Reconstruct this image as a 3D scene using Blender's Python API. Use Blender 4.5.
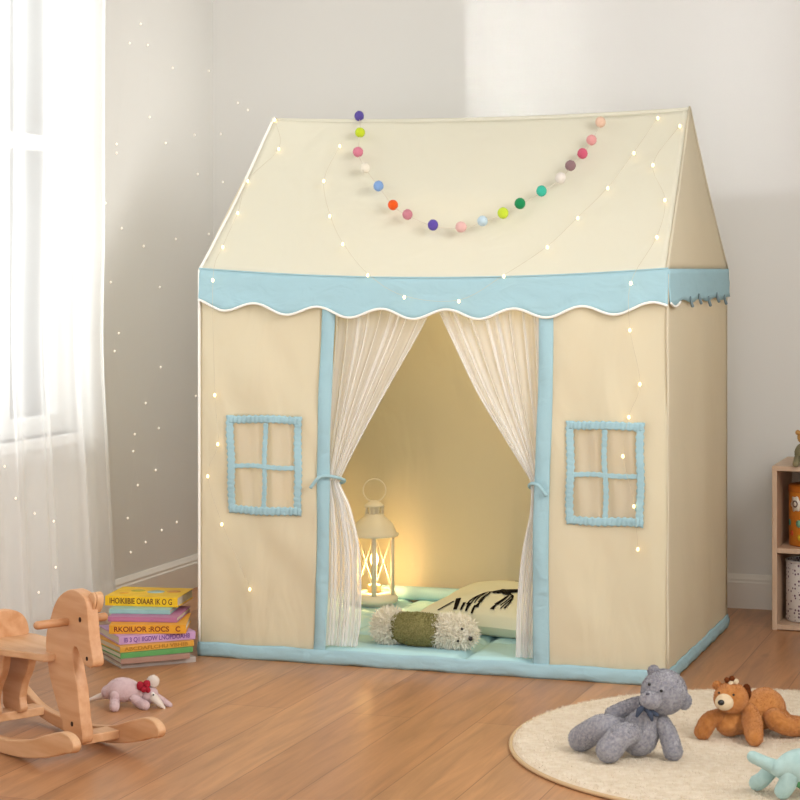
import bpy, bmesh, math, random
from mathutils import Vector, Matrix, noise, Quaternion
for o in list(bpy.data.objects): bpy.data.objects.remove(o)
SC = bpy.context.scene
COL = SC.collection
rnd = random.Random(7)
PI = math.pi
R = math.radians

# ------------------------------------------------------------------ camera
H = 0.95                      # eye height, level camera with vertical shift
F = 2034.0                    # focal length in pixels of the 800 px frame
_l = math.hypot(.947, .321)
RX, RY = .947 / _l, .321 / _l            # camera right
NX, NY = -RY, RX                         # camera forward
CAM = Vector((2.187 * H, -4.836 * H, H))
YAW = math.atan2(RY, RX)
cd = bpy.data.cameras.new('camera'); cam = bpy.data.objects.new('camera', cd); COL.objects.link(cam)
cam.location = CAM; cam.rotation_euler = (PI / 2, 0, YAW)
cd.sensor_width = 36; cd.sensor_fit = 'HORIZONTAL'; cd.lens = 36 * F / 800; cd.shift_y = -130 / 800
cd.clip_start = .05; cd.clip_end = 60
SC.camera = cam
# ------------------------------------------------------------------ exposure, world, lights
SC.view_settings.view_transform = 'Standard'; SC.view_settings.look = 'None'
SC.view_settings.exposure = -0.24; SC.view_settings.gamma = 1.0; SC.view_settings.use_curve_mapping = False
SC.cycles.max_bounces = 10; SC.cycles.diffuse_bounces = 5; SC.cycles.transparent_max_bounces = 24
SC.cycles.sample_clamp_indirect = 6; SC.cycles.use_denoising = True
SC.cycles.caustics_reflective = False; SC.cycles.caustics_refractive = False
w = bpy.data.worlds.new('daylight'); SC.world = w; w.use_nodes = True
bg = w.node_tree.nodes['Background']; bg.inputs[0].default_value = (.96, .98, 1, 1); bg.inputs[1].default_value = 2.0

def area(name, loc, target, sx, sy, power, color, spread=PI):
    d = bpy.data.lights.new(name, 'AREA'); d.shape = 'RECTANGLE'; d.size = sx; d.size_y = sy
    d.energy = power; d.color = color; d.spread = spread
    o = bpy.data.objects.new(name, d); COL.objects.link(o); o.location = loc
    o.rotation_euler = (Vector(target) - Vector(loc)).to_track_quat('-Z', 'Y').to_euler()
    return o
area('window_daylight', (-.80, -.62, 1.35), (.6, -.62, 1.15), 1.9, 1.9, 46, (.96, .985, 1))
area('room_fill', (1.7, -5.2, 1.3), (.3, 0, .6), 1.6, 1.6, 34, (1, .99, .97))  # added soft fill from behind the camera, no window built there
area('right_fill', (2.68, -1.15, 1.6), (-.47, -.1, .85), 1.6, 1.5, 42, (1, .99, .97), R(110))  # added fill from the right side; the right wall has no window
# assumed sun patch on the back wall, coming over the ridge from added lamps
def beam(name, x0, x1, z0, z1, radiance, spread=1.6):  # added narrow area lamp high in the room, no window built for it
    L = 3.6; dz = .34
    cx, cz = (x0 + x1) / 2, (z0 + z1) / 2
    p = Vector((cx + .25, 1.135 - L, cz + L * dz)); t = Vector((cx, 1.135, cz))
    o = area(name, p, t, x1 - x0, (z1 - z0) * math.cos(math.atan(dz)), 1, (.96, .98, 1), R(spread))
    o.data.energy = radiance * (x1 - x0) * (z1 - z0)
SUN = 2.7
area('left_wall_fill', (.45, .85, 2.95), (-.50, .66, .50), .5, .5, 1.6, (1, .96, .89), R(40))  # added beam that brightens the left wall, without any fixture
beam('added_patch_lamp', .345, 1.9, 1.165, 1.78, .13 * SUN, .7)
beam('added_patch_lamp', .350, .395, 1.165, 1.78, .50 * SUN, .6)
beam('added_patch_lamp', .425, .53, 1.165, 1.78, .42 * SUN, .8)
beam('added_patch_lamp', .56, .70, 1.165, 1.78, .22 * SUN, 1)
beam('added_patch_lamp', 1.03, 1.26, 1.165, 1.78, .12 * SUN, 2)

# ------------------------------------------------------------------ helpers
def ray(px, py):
    a = (px - 400) / F; b = -(py - 270) / F
    return Vector((RX * a + NX, RY * a + NY, b))
def at(px, py, p, n):
    d = ray(px, py); n = Vector(n); t = (Vector(p) - CAM).dot(n) / d.dot(n)
    return CAM + d * t
def flo(px, py, z=0.0): return at(px, py, (0, 0, z), (0, 0, 1))

def lin(c):
    if isinstance(c, str): c = tuple(int(c[i:i + 2], 16) for i in (0, 2, 4))
    return tuple((v / 255 / 12.92 if v <= 10 else ((v / 255 + .055) / 1.055) ** 2.4) for v in c) + (1,)

MATS = {}
def mat(name, c, rough=.8, spec=.3, bump=0, bscale=200, var=0, vscale=8, sheen=0, trans=0, metal=0, emit=None, estr=0, c2=None, bstretch=(1, 1, 1), coat=0):
    if name in MATS: return MATS[name]
    m = bpy.data.materials.new(name); m.use_nodes = True; MATS[name] = m
    nt = m.node_tree; N = nt.nodes; Lk = nt.links; b = N['Principled BSDF']
    b.inputs['Base Color'].default_value = lin(c); b.inputs['Roughness'].default_value = rough
    b.inputs['Specular IOR Level'].default_value = spec; b.inputs['Metallic'].default_value = metal
    b.inputs['Sheen Weight'].default_value = sheen; b.inputs['Sheen Roughness'].default_value = .6
    b.inputs['Coat Weight'].default_value = coat
    if emit: b.inputs['Emission Color'].default_value = lin(emit); b.inputs['Emission Strength'].default_value = estr
    tc = N.new('ShaderNodeTexCoord'); mp = N.new('ShaderNodeMapping'); Lk.new(tc.outputs['Object'], mp.inputs['Vector'])
    mp.inputs['Scale'].default_value = bstretch
    colsock = None
    if var or c2:
        nz = N.new('ShaderNodeTexNoise'); nz.inputs['Scale'].default_value = vscale; nz.inputs['Detail'].default_value = 5
        Lk.new(mp.outputs[0], nz.inputs['Vector'])
        mx = N.new('ShaderNodeMix'); mx.data_type = 'RGBA'
        rp = N.new('ShaderNodeMapRange'); rp.inputs[1].default_value = .35; rp.inputs[2].default_value = .65
        Lk.new(nz.outputs['Fac'], rp.inputs[0]); Lk.new(rp.outputs[0], mx.inputs[0])
        a = lin(c); bb = lin(c2) if c2 else tuple(v * (1 - var) for v in a[:3]) + (1,)
        mx.inputs[6].default_value = a; mx.inputs[7].default_value = bb
        Lk.new(mx.outputs[2], b.inputs['Base Color']); colsock = mx.outputs[2]
    if bump:
        nb = N.new('ShaderNodeTexNoise'); nb.inputs['Scale'].default_value = bscale; nb.inputs['Detail'].default_value = 3
        Lk.new(mp.outputs[0], nb.inputs['Vector'])
        bp = N.new('ShaderNodeBump'); bp.inputs['Strength'].default_value = bump; bp.inputs['Distance'].default_value = .002
        Lk.new(nb.outputs['Fac'], bp.inputs['Height']); Lk.new(bp.outputs[0], b.inputs['Normal'])
    if trans:
        t = N.new('ShaderNodeBsdfTranslucent'); t.inputs[0].default_value = lin(c)
        if colsock: Lk.new(colsock, t.inputs[0])
        ms = N.new('ShaderNodeMixShader'); ms.inputs[0].default_value = trans
        out = N['Material Output']; Lk.new(b.outputs[0], ms.inputs[1]); Lk.new(t.outputs[0], ms.inputs[2]); Lk.new(ms.outputs[0], out.inputs[0])
    return m

def sheer(name, c, op, edge=.35, trans=.5):
    """woven net: lets light through its holes, denser where seen edge-on"""
    m = bpy.data.materials.new(name); m.use_nodes = True; nt = m.node_tree; N = nt.nodes; Lk = nt.links
    N.remove(N['Principled BSDF']); out = N['Material Output']
    d = N.new('ShaderNodeBsdfDiffuse'); d.inputs[0].default_value = lin(c)
    t = N.new('ShaderNodeBsdfTranslucent'); t.inputs[0].default_value = lin(c)
    m1 = N.new('ShaderNodeMixShader'); m1.inputs[0].default_value = trans; Lk.new(d.outputs[0], m1.inputs[1]); Lk.new(t.outputs[0], m1.inputs[2])
    tr = N.new('ShaderNodeBsdfTransparent')
    lw = N.new('ShaderNodeLayerWeight'); lw.inputs[0].default_value = .5
    mr = N.new('ShaderNodeMapRange'); mr.inputs[3].default_value = op; mr.inputs[4].default_value = min(1, op + edge)
    Lk.new(lw.outputs['Facing'], mr.inputs[0])
    m2 = N.new('ShaderNodeMixShader'); Lk.new(mr.outputs[0], m2.inputs[0]); Lk.new(tr.outputs[0], m2.inputs[1]); Lk.new(m1.outputs[0], m2.inputs[2])
    Lk.new(m2.outputs[0], out.inputs[0]); return m

def glassmat():
    m = bpy.data.materials.new('window_glass'); m.use_nodes = True; nt = m.node_tree; N = nt.nodes; Lk = nt.links
    N.remove(N['Principled BSDF']); g = N.new('ShaderNodeBsdfGlossy'); g.inputs['Roughness'].default_value = .02
    tr = N.new('ShaderNodeBsdfTransparent'); tr.inputs[0].default_value = (.97, .98, .98, 1); ms = N.new('ShaderNodeMixShader'); fr = N.new('ShaderNodeFresnel')
    fr.inputs[0].default_value = 1.3
    Lk.new(fr.outputs[0], ms.inputs[0]); Lk.new(tr.outputs[0], ms.inputs[1]); Lk.new(g.outputs[0], ms.inputs[2])
    Lk.new(ms.outputs[0], N['Material Output'].inputs[0]); return m

def tag(o, label, cat=None, group=None, kind=None):
    if label: o['label'] = label
    if cat: o['category'] = cat
    if group: o['group'] = group
    if kind: o['kind'] = kind
    return o
def empty(name, loc, label, cat, rz=0, group=None):
    o = bpy.data.objects.new(name, None); COL.objects.link(o); o.location = loc; o.rotation_euler = (0, 0, rz)
    o.empty_display_size = .05
    return tag(o, label, cat, group)
def world_of(p):
    M = Matrix.Identity(4)
    while p is not None:
        M = (Matrix.Translation(p.location) @ p.rotation_euler.to_matrix().to_4x4()) @ M; p = p.parent
    return M
def mesh(name, V, Fc, m, parent=None, smooth=True, world=False, label=None, flat_from=None):
    """one mesh object; world=True when V is given in world coordinates"""
    me = bpy.data.meshes.new(name)
    V = [Vector(v) for v in V]
    o = bpy.data.objects.new(name, me); COL.objects.link(o)
    if parent is not None:
        o.parent = parent
        if world:
            Mi = world_of(parent).inverted(); V = [Mi @ v for v in V]
        # the part's origin sits at its own middle
        if V:
            c = Vector([(min(v[i] for v in V) + max(v[i] for v in V)) / 2 for i in range(3)])
            V = [v - c for v in V]; o.location = c
    elif world:
        c = Vector([(min(v[i] for v in V) + max(v[i] for v in V)) / 2 for i in range(3)]); c.z = min(v.z for v in V)
        V = [v - c for v in V]; o.location = c
    me.from_pydata([tuple(v) for v in V], [], Fc); me.update()
    for i, p in enumerate(me.polygons): p.use_smooth = smooth and (flat_from is None or i < flat_from)
    me.materials.append(m)
    if label: o['label'] = label
    return o
def solidify(o, t, off=-1):
    s = o.modifiers.new('thickness', 'SOLIDIFY'); s.thickness = t; s.offset = off; return o
def bevel(o, w_, seg=2):
    b = o.modifiers.new('bevel', 'BEVEL'); b.width = w_; b.segments = seg; b.limit_method = 'ANGLE'; b.harden_normals = False
    return o
def join_vf(*parts):
    V, Fc = [], []
    for v, f in parts:
        n = len(V); V += list(v); Fc += [tuple(i + n for i in q) for q in f]
    return V, Fc
def box_vf(x0, x1, y0, y1, z0, z1):
    V = [(x, y, z) for x in (x0, x1) for y in (y0, y1) for z in (z0, z1)]
    return V, [(0, 1, 3, 2), (4, 6, 7, 5), (0, 4, 5, 1), (2, 3, 7, 6), (0, 2, 6, 4), (1, 5, 7, 3)]
def box(name, x0, x1, y0, y1, z0, z1, m, parent=None, bev=0, world=False, label=None):
    o = mesh(name, *box_vf(x0, x1, y0, y1, z0, z1), m, parent, smooth=False, world=world, label=label)
    if bev: bevel(o, bev)
    return o
def grid_vf(nu, nv, f, hole=None):
    V = [f(i / nu, j / nv) for j in range(nv + 1) for i in range(nu + 1)]
    Fc = []
    for j in range(nv):
        for i in range(nu):
            if hole and hole((i + .5) / nu, (j + .5) / nv): continue
            a = j * (nu + 1) + i; Fc.append((a, a + 1, a + nu + 2, a + nu + 1))
    return V, Fc
def catmull(P, n):
    P = [Vector(p) for p in P]
    if len(P) < 3:
        return [P[0].lerp(P[-1], i / n) for i in range(n + 1)]
    Q = [P[0] * 2 - P[1]] + P + [P[-1] * 2 - P[-2]]; out = []
    for k in range(len(P) - 1):
        a, b, c, d = Q[k:k + 4]
        for i in range(n):
            t = i / n
            out.append(.5 * ((2 * b) + (c - a) * t + (2 * a - 5 * b + 4 * c - d) * t * t + (3 * b - a - 3 * c + d) * t ** 3))
    out.append(P[-1]); return out
def tube_vf(P, rad, seg=8, closed=False, cap=True):
    """tube along points; rad a number or a list"""
    P = [Vector(p) for p in P]; n = len(P)
    rs = rad if isinstance(rad, (list, tuple)) else [rad] * n
    V, Fc = [], []; up = None
    for i, p in enumerate(P):
        if closed: t = (P[(i + 1) % n] - P[i - 1])
        else: t = P[min(i + 1, n - 1)] - P[max(i - 1, 0)]
        if t.length < 1e-9: t = Vector((0, 0, 1))
        t.normalize()
        if up is None:
            up = Vector((0, 0, 1)) if abs(t.z) < .9 else Vector((1, 0, 0))
        s = t.cross(up)
        if s.length < 1e-6: s = t.orthogonal()
        s.normalize(); up = s.cross(t).normalized()
        for k in range(seg):
            a = 2 * PI * k / seg; V.append(p + (s * math.cos(a) + up * math.sin(a)) * rs[i])
    for i in range(n if closed else n - 1):
        for k in range(seg):
            a = i * seg + k; b = i * seg + (k + 1) % seg; c = ((i + 1) % n) * seg + (k + 1) % seg; d = ((i + 1) % n) * seg + k
            Fc.append((a, b, c, d))
    if cap and not closed:
        Fc.append(tuple(range(seg))[::-1]); Fc.append(tuple((n - 1) * seg + k for k in range(seg)))
    return V, Fc
def limb_vf(P, rad, seg=16, n=7, flat=1.0):
    """stuffed limb: tapering tube with round ends (P centre line, rad radii)"""
    Q = catmull(P, n)
    rr = catmull([(r, 0, 0) for r in rad], n); rr = [max(v.x, .0005) for v in rr]
    t0 = (Q[0] - Q[1]).normalized(); t1 = (Q[-1] - Q[-2]).normalized()
    pre, post, pr, po = [], [], [], []
    for k in range(1, 6):
        a = k / 5.2 * PI / 2
        pre.insert(0, Q[0] + t0 * rr[0] * math.sin(a)); pr.insert(0, rr[0] * math.cos(a))
        post.append(Q[-1] + t1 * rr[-1] * math.sin(a)); po.append(rr[-1] * math.cos(a))
    return tube_vf(pre + Q + post, pr + rr + po, seg)
def ell_vf(c, s, rot=None, seg=24, rings=14, f=None):
    V, Fc = [], []; M = rot.to_matrix() if rot is not None else Matrix.Identity(3); c = Vector(c)
    for j in range(rings + 1):
        th = PI * j / rings
        for i in range(seg):
            ph = 2 * PI * i / seg
            p = Vector((math.sin(th) * math.cos(ph), math.sin(th) * math.sin(ph), math.cos(th)))
            if f: p = f(p)
            V.append(c + M @ Vector((p.x * s[0], p.y * s[1], p.z * s[2])))
    for j in range(rings):
        for i in range(seg):
            a = j * seg + i; b = j * seg + (i + 1) % seg; Fc.append((a, a + seg, b + seg, b))
    return V, Fc
def lathe_vf(prof, seg=32, c=(0, 0, 0)):
    V, Fc = [], []
    for r, z in prof:
        for i in range(seg):
            a = 2 * PI * i / seg; V.append((c[0] + max(r, 1e-5) * math.cos(a), c[1] + max(r, 1e-5) * math.sin(a), c[2] + z))
    for j in range(len(prof) - 1):
        for i in range(seg):
            a = j * seg + i; b = j * seg + (i + 1) % seg; Fc.append((a, b, b + seg, a + seg))
    return V, Fc
def prism(name, pts, y0, y1, m, parent, bev=.002, axis='y', smooth=False):
    """outline in x,z pushed along y"""
    n = len(pts)
    def q(a, b, d): return (a, d, b) if axis == 'y' else ((d, a, b) if axis == 'x' else (a, b, d))
    V = [q(a, b, y0) for a, b in pts] + [q(a, b, y1) for a, b in pts]
    Fc = [tuple(range(n)), tuple(range(2 * n - 1, n - 1, -1))] + [(i, i + n, (i + 1) % n + n, (i + 1) % n) for i in range(n)]
    o = mesh(name, V, Fc, m, parent, smooth=False)
    bm = bmesh.new(); bm.from_mesh(o.data); bmesh.ops.recalc_face_normals(bm, faces=bm.faces); bm.to_mesh(o.data); bm.free()
    if bev: bevel(o, bev)
    return o
def fz(vf, n, length, width=.0006, jit=.5, lie=None, amp=0, nscale=40):
    """adds n short tufts (thin triangles) to a closed surface; returns V, F, first tuft face"""
    V, Fc = [Vector(v) for v in vf[0]], list(vf[1])
    if amp:
        bm = bmesh.new(); bv = [bm.verts.new(v) for v in V]
        for q in Fc:
            try: bm.faces.new([bv[i] for i in q])
            except ValueError: pass
        bm.normal_update()
        V = [Vector(v.co) + v.normal * amp * noise.noise(v.co * nscale) for v in bv]; bm.free()
    k0 = len(Fc); areas = []; cum = 0
    for q in Fc:
        if len(q) == 4: a = ((V[q[2]] - V[q[0]]).cross(V[q[3]] - V[q[1]])).length / 2
        else: a = 0
        cum += a; areas.append(cum)
    import bisect
    cen = sum(V, Vector()) / len(V)
    out_sign = 0
    for q in Fc[:200]:
        if len(q) == 4:
            nn = (V[q[2]] - V[q[0]]).cross(V[q[3]] - V[q[1]]); out_sign += 1 if nn.dot(V[q[0]] - cen) > 0 else -1
    sg = 1 if out_sign >= 0 else -1
    for _ in range(n):
        q = Fc[min(bisect.bisect(areas, rnd.random() * cum), k0 - 1)]
        if len(q) != 4: continue
        a, b = rnd.random(), rnd.random()
        p = V[q[0]] * (1 - a) * (1 - b) + V[q[1]] * a * (1 - b) + V[q[2]] * a * b + V[q[3]] * (1 - a) * b
        nn = (V[q[2]] - V[q[0]]).cross(V[q[3]] - V[q[1]])
        if nn.length < 1e-12: continue
        nn = nn.normalized() * sg
        d = (nn + Vector((rnd.gauss(0, jit), rnd.gauss(0, jit), rnd.gauss(0, jit))) + (Vector(lie) if lie else Vector())).normalized()
        s = d.orthogonal().normalized(); s.rotate(Quaternion(d, rnd.random() * PI)); s *= width
        l = length * rnd.uniform(.6, 1.25); i = len(V)
        V += [p - s - nn * .0003, p + s - nn * .0003, p + d * l]; Fc.append((i, i + 1, i + 2))
    return V, Fc, k0
def plush(name, vf, m, parent, n=3000, length=.003, label=None, amp=.0006, **k):
    V, Fc, k0 = fz(vf, n, length, amp=amp, **k)
    return mesh(name, V, Fc, m, parent, world=False, label=label)

# ------------------------------------------------------------------ materials
def plain_wood(name, c, c2, vs=3, rough=.45, stretch=(1, 8, 8), spec=.4):
    return mat(name, c, rough, spec, bump=.12, bscale=60, c2=c2, vscale=vs, bstretch=stretch)
M_wall = mat('wall_paint', 'E1E0DC', .9, .15, bump=.05, bscale=300)
M_trim = mat('trim_paint', 'E6E2DA', .5, .4)
M_win = mat('window_paint', 'E8E8E6', .5, .4)
M_cream = mat('cream_canvas', 'ECE4CB', .9, .1, bump=.25, bscale=900, trans=.34)
M_roof = mat('roof_canvas', 'EFECDC', .9, .1, bump=.25, bscale=900, trans=.34)
M_gable = mat('gable_canvas', 'E8DFC8', .9, .1, bump=.25, bscale=900, trans=.34)
M_blue = mat('blue_canvas', 'A9CCD5', .85, .12, bump=.25, bscale=900, trans=.1)
M_mat = mat('blue_quilt', 'B2D9E0', .85, .1, bump=.2, bscale=700)
def creases(m, sc=5.0, st=.6, dist=.02, stretch=(1.5, 1.5, .7)):
    nt = m.node_tree; N = nt.nodes; Lk = nt.links; b = N['Principled BSDF']
    old = b.inputs['Normal'].links[0].from_node
    tc = N.new('ShaderNodeTexCoord'); mp = N.new('ShaderNodeMapping'); mp.inputs['Scale'].default_value = stretch
    Lk.new(tc.outputs['Object'], mp.inputs[0]); nz = N.new('ShaderNodeTexNoise'); nz.inputs['Scale'].default_value = sc
    nz.inputs['Detail'].default_value = 2.5; nz.inputs['Distortion'].default_value = 1.1; nz.inputs['Roughness'].default_value = .45
    Lk.new(mp.outputs[0], nz.inputs['Vector']); bp = N.new('ShaderNodeBump'); bp.inputs['Strength'].default_value = st; bp.inputs['Distance'].default_value = dist
    Lk.new(nz.outputs['Fac'], bp.inputs['Height']); Lk.new(bp.outputs[0], old.inputs['Normal'])
for m_ in (M_cream,): creases(m_)
creases(M_gable, 4, .45, .02, (1, 1, 1))
creases(M_roof, 4, .5); creases(M_blue, 14, .6, .008, (1, 1, 1.6)); creases(M_mat, 9, .5, .008, (1, 1, 1))
M_piping = mat('white_piping', 'F1EEE6', .7, .2)
M_tulle = sheer('white_tulle', 'FFFFFF', .36, .62, .25)
M_voile = sheer('white_voile', 'F8F8F6', .56, .36, .45)
M_pane = sheer('window_net', 'EEE6D6', .72, .2, .4)
M_glass = glassmat()
M_beech = plain_wood('beech_wood', 'D2A27A', 'C38E62', 6)
M_beech2 = plain_wood('beech_wood_plank', 'D8AC84', 'C8976B', 6)
M_shelf = plain_wood('shelf_wood', 'CDB299', 'C2A58A', 6, stretch=(8, 8, 1))
M_dark = mat('dark_hole', '3A2418', .9)

# floor: boards run towards the back wall
def floor_mat():
    m = bpy.data.materials.new('oak_floor'); m.use_nodes = True; nt = m.node_tree; N = nt.nodes; Lk = nt.links; b = N['Principled BSDF']
    tc = N.new('ShaderNodeTexCoord'); sp = N.new('ShaderNodeSeparateXYZ'); cb = N.new('ShaderNodeCombineXYZ')
    Lk.new(tc.outputs['Object'], sp.inputs[0]); Lk.new(sp.outputs[1], cb.inputs[0]); Lk.new(sp.outputs[0], cb.inputs[1])
    br = N.new('ShaderNodeTexBrick'); Lk.new(cb.outputs[0], br.inputs['Vector'])
    br.inputs['Scale'].default_value = 1; br.inputs['Brick Width'].default_value = 1.35; br.inputs['Row Height'].default_value = .143
    br.inputs['Mortar Size'].default_value = .0011; br.inputs['Mortar Smooth'].default_value = .3; br.inputs['Bias'].default_value = 0
    br.offset = .37
    br.inputs['Color1'].default_value = lin('BE8A60'); br.inputs['Color2'].default_value = lin('AD7850'); br.inputs['Mortar'].default_value = lin('86593A')
    mp = N.new('ShaderNodeMapping'); mp.inputs['Scale'].default_value = (1.2, 14, 1); Lk.new(cb.outputs[0], mp.inputs[0])
    nz = N.new('ShaderNodeTexNoise'); nz.inputs['Scale'].default_value = 2.2; nz.inputs['Detail'].default_value = 8; nz.inputs['Roughness'].default_value = .62
    nz.inputs['Distortion'].default_value = .8
    Lk.new(mp.outputs[0], nz.inputs['Vector'])
    rp = N.new('ShaderNodeMapRange'); rp.inputs[1].default_value = .3; rp.inputs[2].default_value = .72; rp.inputs[3].default_value = .72; rp.inputs[4].default_value = 1.18
    Lk.new(nz.outputs['Fac'], rp.inputs[0])
    mx = N.new('ShaderNodeMix'); mx.data_type = 'RGBA'; mx.blend_type = 'MULTIPLY'; mx.inputs[0].default_value = 1
    Lk.new(br.outputs['Color'], mx.inputs[6]); Lk.new(rp.outputs[0], mx.inputs[7])
    # a few knots
    vo = N.new('ShaderNodeTexVoronoi'); vo.inputs['Scale'].default_value = 1.7; mp2 = N.new('ShaderNodeMapping'); mp2.inputs['Scale'].default_value = (1, 2.6, 1)
    Lk.new(cb.outputs[0], mp2.inputs[0]); Lk.new(mp2.outputs[0], vo.inputs['Vector'])
    r2 = N.new('ShaderNodeMapRange'); r2.inputs[1].default_value = .02; r2.inputs[2].default_value = .07; r2.inputs[3].default_value = .72; r2.inputs[4].default_value = 1
    Lk.new(vo.outputs['Distance'], r2.inputs[0])
    mx2 = N.new('ShaderNodeMix'); mx2.data_type = 'RGBA'; mx2.blend_type = 'MULTIPLY'; mx2.inputs[0].default_value = 1
    Lk.new(mx.outputs[2], mx2.inputs[6]); Lk.new(r2.outputs[0], mx2.inputs[7]); Lk.new(mx2.outputs[2], b.inputs['Base Color'])
    b.inputs['Roughness'].default_value = .34; b.inputs['Specular IOR Level'].default_value = .45
    bp = N.new('ShaderNodeBump'); bp.inputs['Strength'].default_value = .25; bp.inputs['Distance'].default_value = .001
    inv = N.new('ShaderNodeMath'); inv.operation = 'SUBTRACT'; inv.inputs[0].default_value = 1; Lk.new(br.outputs['Fac'], inv.inputs[1])
    ad = N.new('ShaderNodeMath'); ad.operation = 'MULTIPLY_ADD'; Lk.new(nz.outputs['Fac'], ad.inputs[0]); ad.inputs[1].default_value = .25; Lk.new(inv.outputs[0], ad.inputs[2])
    Lk.new(ad.outputs[0], bp.inputs['Height']); Lk.new(bp.outputs[0], b.inputs['Normal'])
    return m

# ------------------------------------------------------------------ room
WX, WY = -.47, 1.135          # left wall face, back wall face
RXW, ZC, YB = 2.75, 3.15, -5.6
def S(o): o['kind'] = 'structure'; return o
S(box('floor', WX - .15, RXW + .1, YB, WY + .1, -.08, 0, floor_mat()))
S(box('wall_back', WX - .15, RXW + .1, WY, WY + .1, 0, ZC, M_wall))
S(box('wall_right', RXW, RXW + .1, YB, WY, 0, ZC, M_wall))
S(box('ceiling', WX - .15, RXW + .1, -4.4, WY + .1, ZC, ZC + .08, M_wall))
# left wall with the window opening
wy0, wy1, wz0, wz1 = -1.45, .285, .52, 2.15
S(mesh('wall_left', *join_vf(box_vf(WX - .15, WX, YB, wy0, 0, ZC), box_vf(WX - .15, WX, wy1, WY, 0, ZC),
       box_vf(WX - .15, WX, wy0, wy1, 0, wz0), box_vf(WX - .15, WX, wy0, wy1, wz1, ZC)), M_wall, smooth=False))
def bb_prof(): return [(0, 0), (.014, 0), (.014, .072), (.011, .076), (.011, .082), (.007, .088), (.003, .095), (0, .095)]
def baseboard(name, a, b, nrm):
    a, b = Vector(a), Vector(b); nrm = Vector(nrm); pf = bb_prof()
    V = [a + nrm * p[0] + Vector((0, 0, p[1])) for p in pf] + [b + nrm * p[0] + Vector((0, 0, p[1])) for p in pf]; n = len(pf)
    return S(mesh(name, V, [tuple(range(n)), tuple(range(2 * n - 1, n - 1, -1))] + [(i, i + n, (i + 1) % n + n, (i + 1) % n) for i in range(n)], M_trim, smooth=False))
baseboard('baseboard_back', (WX + .014, WY, 0), (RXW, WY, 0), (0, -1, 0))
baseboard('baseboard_left', (WX, YB, 0), (WX, WY, 0), (1, 0, 0))
# window in the left wall
wn = bpy.data.objects.new('window_1', None); COL.objects.link(wn); wn.location = (WX - .075, (wy0 + wy1) / 2, wz0); S(wn)
def fr(x0, x1, y0, y1, z0, z1): return box_vf(x0, x1, y0, y1, z0, z1)
xo, xi = WX - .11, WX - .055
mesh('window_frame', *join_vf(fr(xo, xi, wy1 - .045, wy1, wz0, wz1), fr(xo, xi, wy0, wy0 + .045, wz0, wz1), fr(xo, xi, wy0 + .045, wy1 - .045, wz0, wz0 + .045),
     fr(xo, xi, wy0 + .045, wy1 - .045, wz1 - .045, wz1), fr(xo, xi, -.085, -.01, wz0 + .045, wz1 - .045), fr(xo, xi, -.76, -.69, wz0 + .045, wz1 - .045),
     fr(xo + .01, xi - .01, wy0 + .045, wy1 - .045, 1.265, 1.305)), M_win, wn, smooth=False, world=True)
mesh('window_sill', *box_vf(WX - .1, WX + .035, wy0 - .03, wy1 + .03, wz0 - .022, wz0), M_win, wn, smooth=False, world=True)
mesh('pane', *box_vf(WX - .085, WX - .081, wy0 + .045, wy1 - .045, wz0 + .045, wz1 - .045), M_glass, wn, smooth=False, world=True)

# ------------------------------------------------------------------ play tent
W, D, EZ, RZ = 1.165, .81, .95, 1.35
def wr(x, z, amp, s=3.0, seed=0.0):
    return amp * (noise.noise(Vector((x * s * 1.6 + seed, z * s * .8, seed))) + .45 * noise.noise(Vector((x * s * 5 + z * s * 2, z * s * 2.5, seed + 3))))
tent = empty('play_tent', (W / 2, D / 2, 0), 'large cream fabric playhouse tent with pale blue scalloped trim on the wooden floor', 'play tent')
def sag(u): return .022 * 4 * u * (1 - u)
def eave(u): return EZ - sag(u)
def tp(name, V, Fc, m, th=.0025, parent=None, label=None, off=-1):
    o = mesh(name, V, Fc, m, parent or tent, world=True, label=label)
    if th: solidify(o, th, off)
    return o
# roof slopes
def roof_f(sy):
    def f(u, v):
        x = u * W + (v * (.03 * (1 - u) - .025 * u)); zr = RZ - .012 * 4 * u * (1 - u); ze = eave(u)
        y = v * D / 2; z = ze + (zr - ze) * v - .010 * math.sin(PI * v) + wr(u * 1.2, v, .006, 2.2, 5 + sy)
        if sy < 0: y = D - y
        e = min(1, 8 * min(u, 1 - u, v + .02, 1.02 - v)); z = z * 1.0
        return (x, y - (.004 if sy > 0 else -.004) * (1 - v), z)
    return f
for sy in (1, -1):
    V, Fc = grid_vf(60, 30, roof_f(sy)); tp('roof_panel', V, Fc if sy > 0 else [q[::-1] for q in Fc], M_roof)
# rounded ridge and edge seams
ridge = [(lambda u: (u * W + .03 * (1 - u) - .025 * u, D / 2, RZ - .012 * 4 * u * (1 - u) - .003))(i / 20) for i in range(21)]
V, Fc = tube_vf(ridge, .006, 10); tp('ridge_seam', V, Fc, M_roof, 0)
for u, nm in ((0, 'edge_piping'), (1, 'edge_piping')):
    fr_, bk = roof_f(1), roof_f(-1)
    P = [fr_(u, i / 12) for i in range(13)] + [bk(u, 1 - i / 12) for i in range(1, 13)]
    V, Fc = tube_vf(P, .004 if u == 0 else .0035, 6); tp(nm, V, Fc, M_piping if u == 0 else M_gable, 0)
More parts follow.
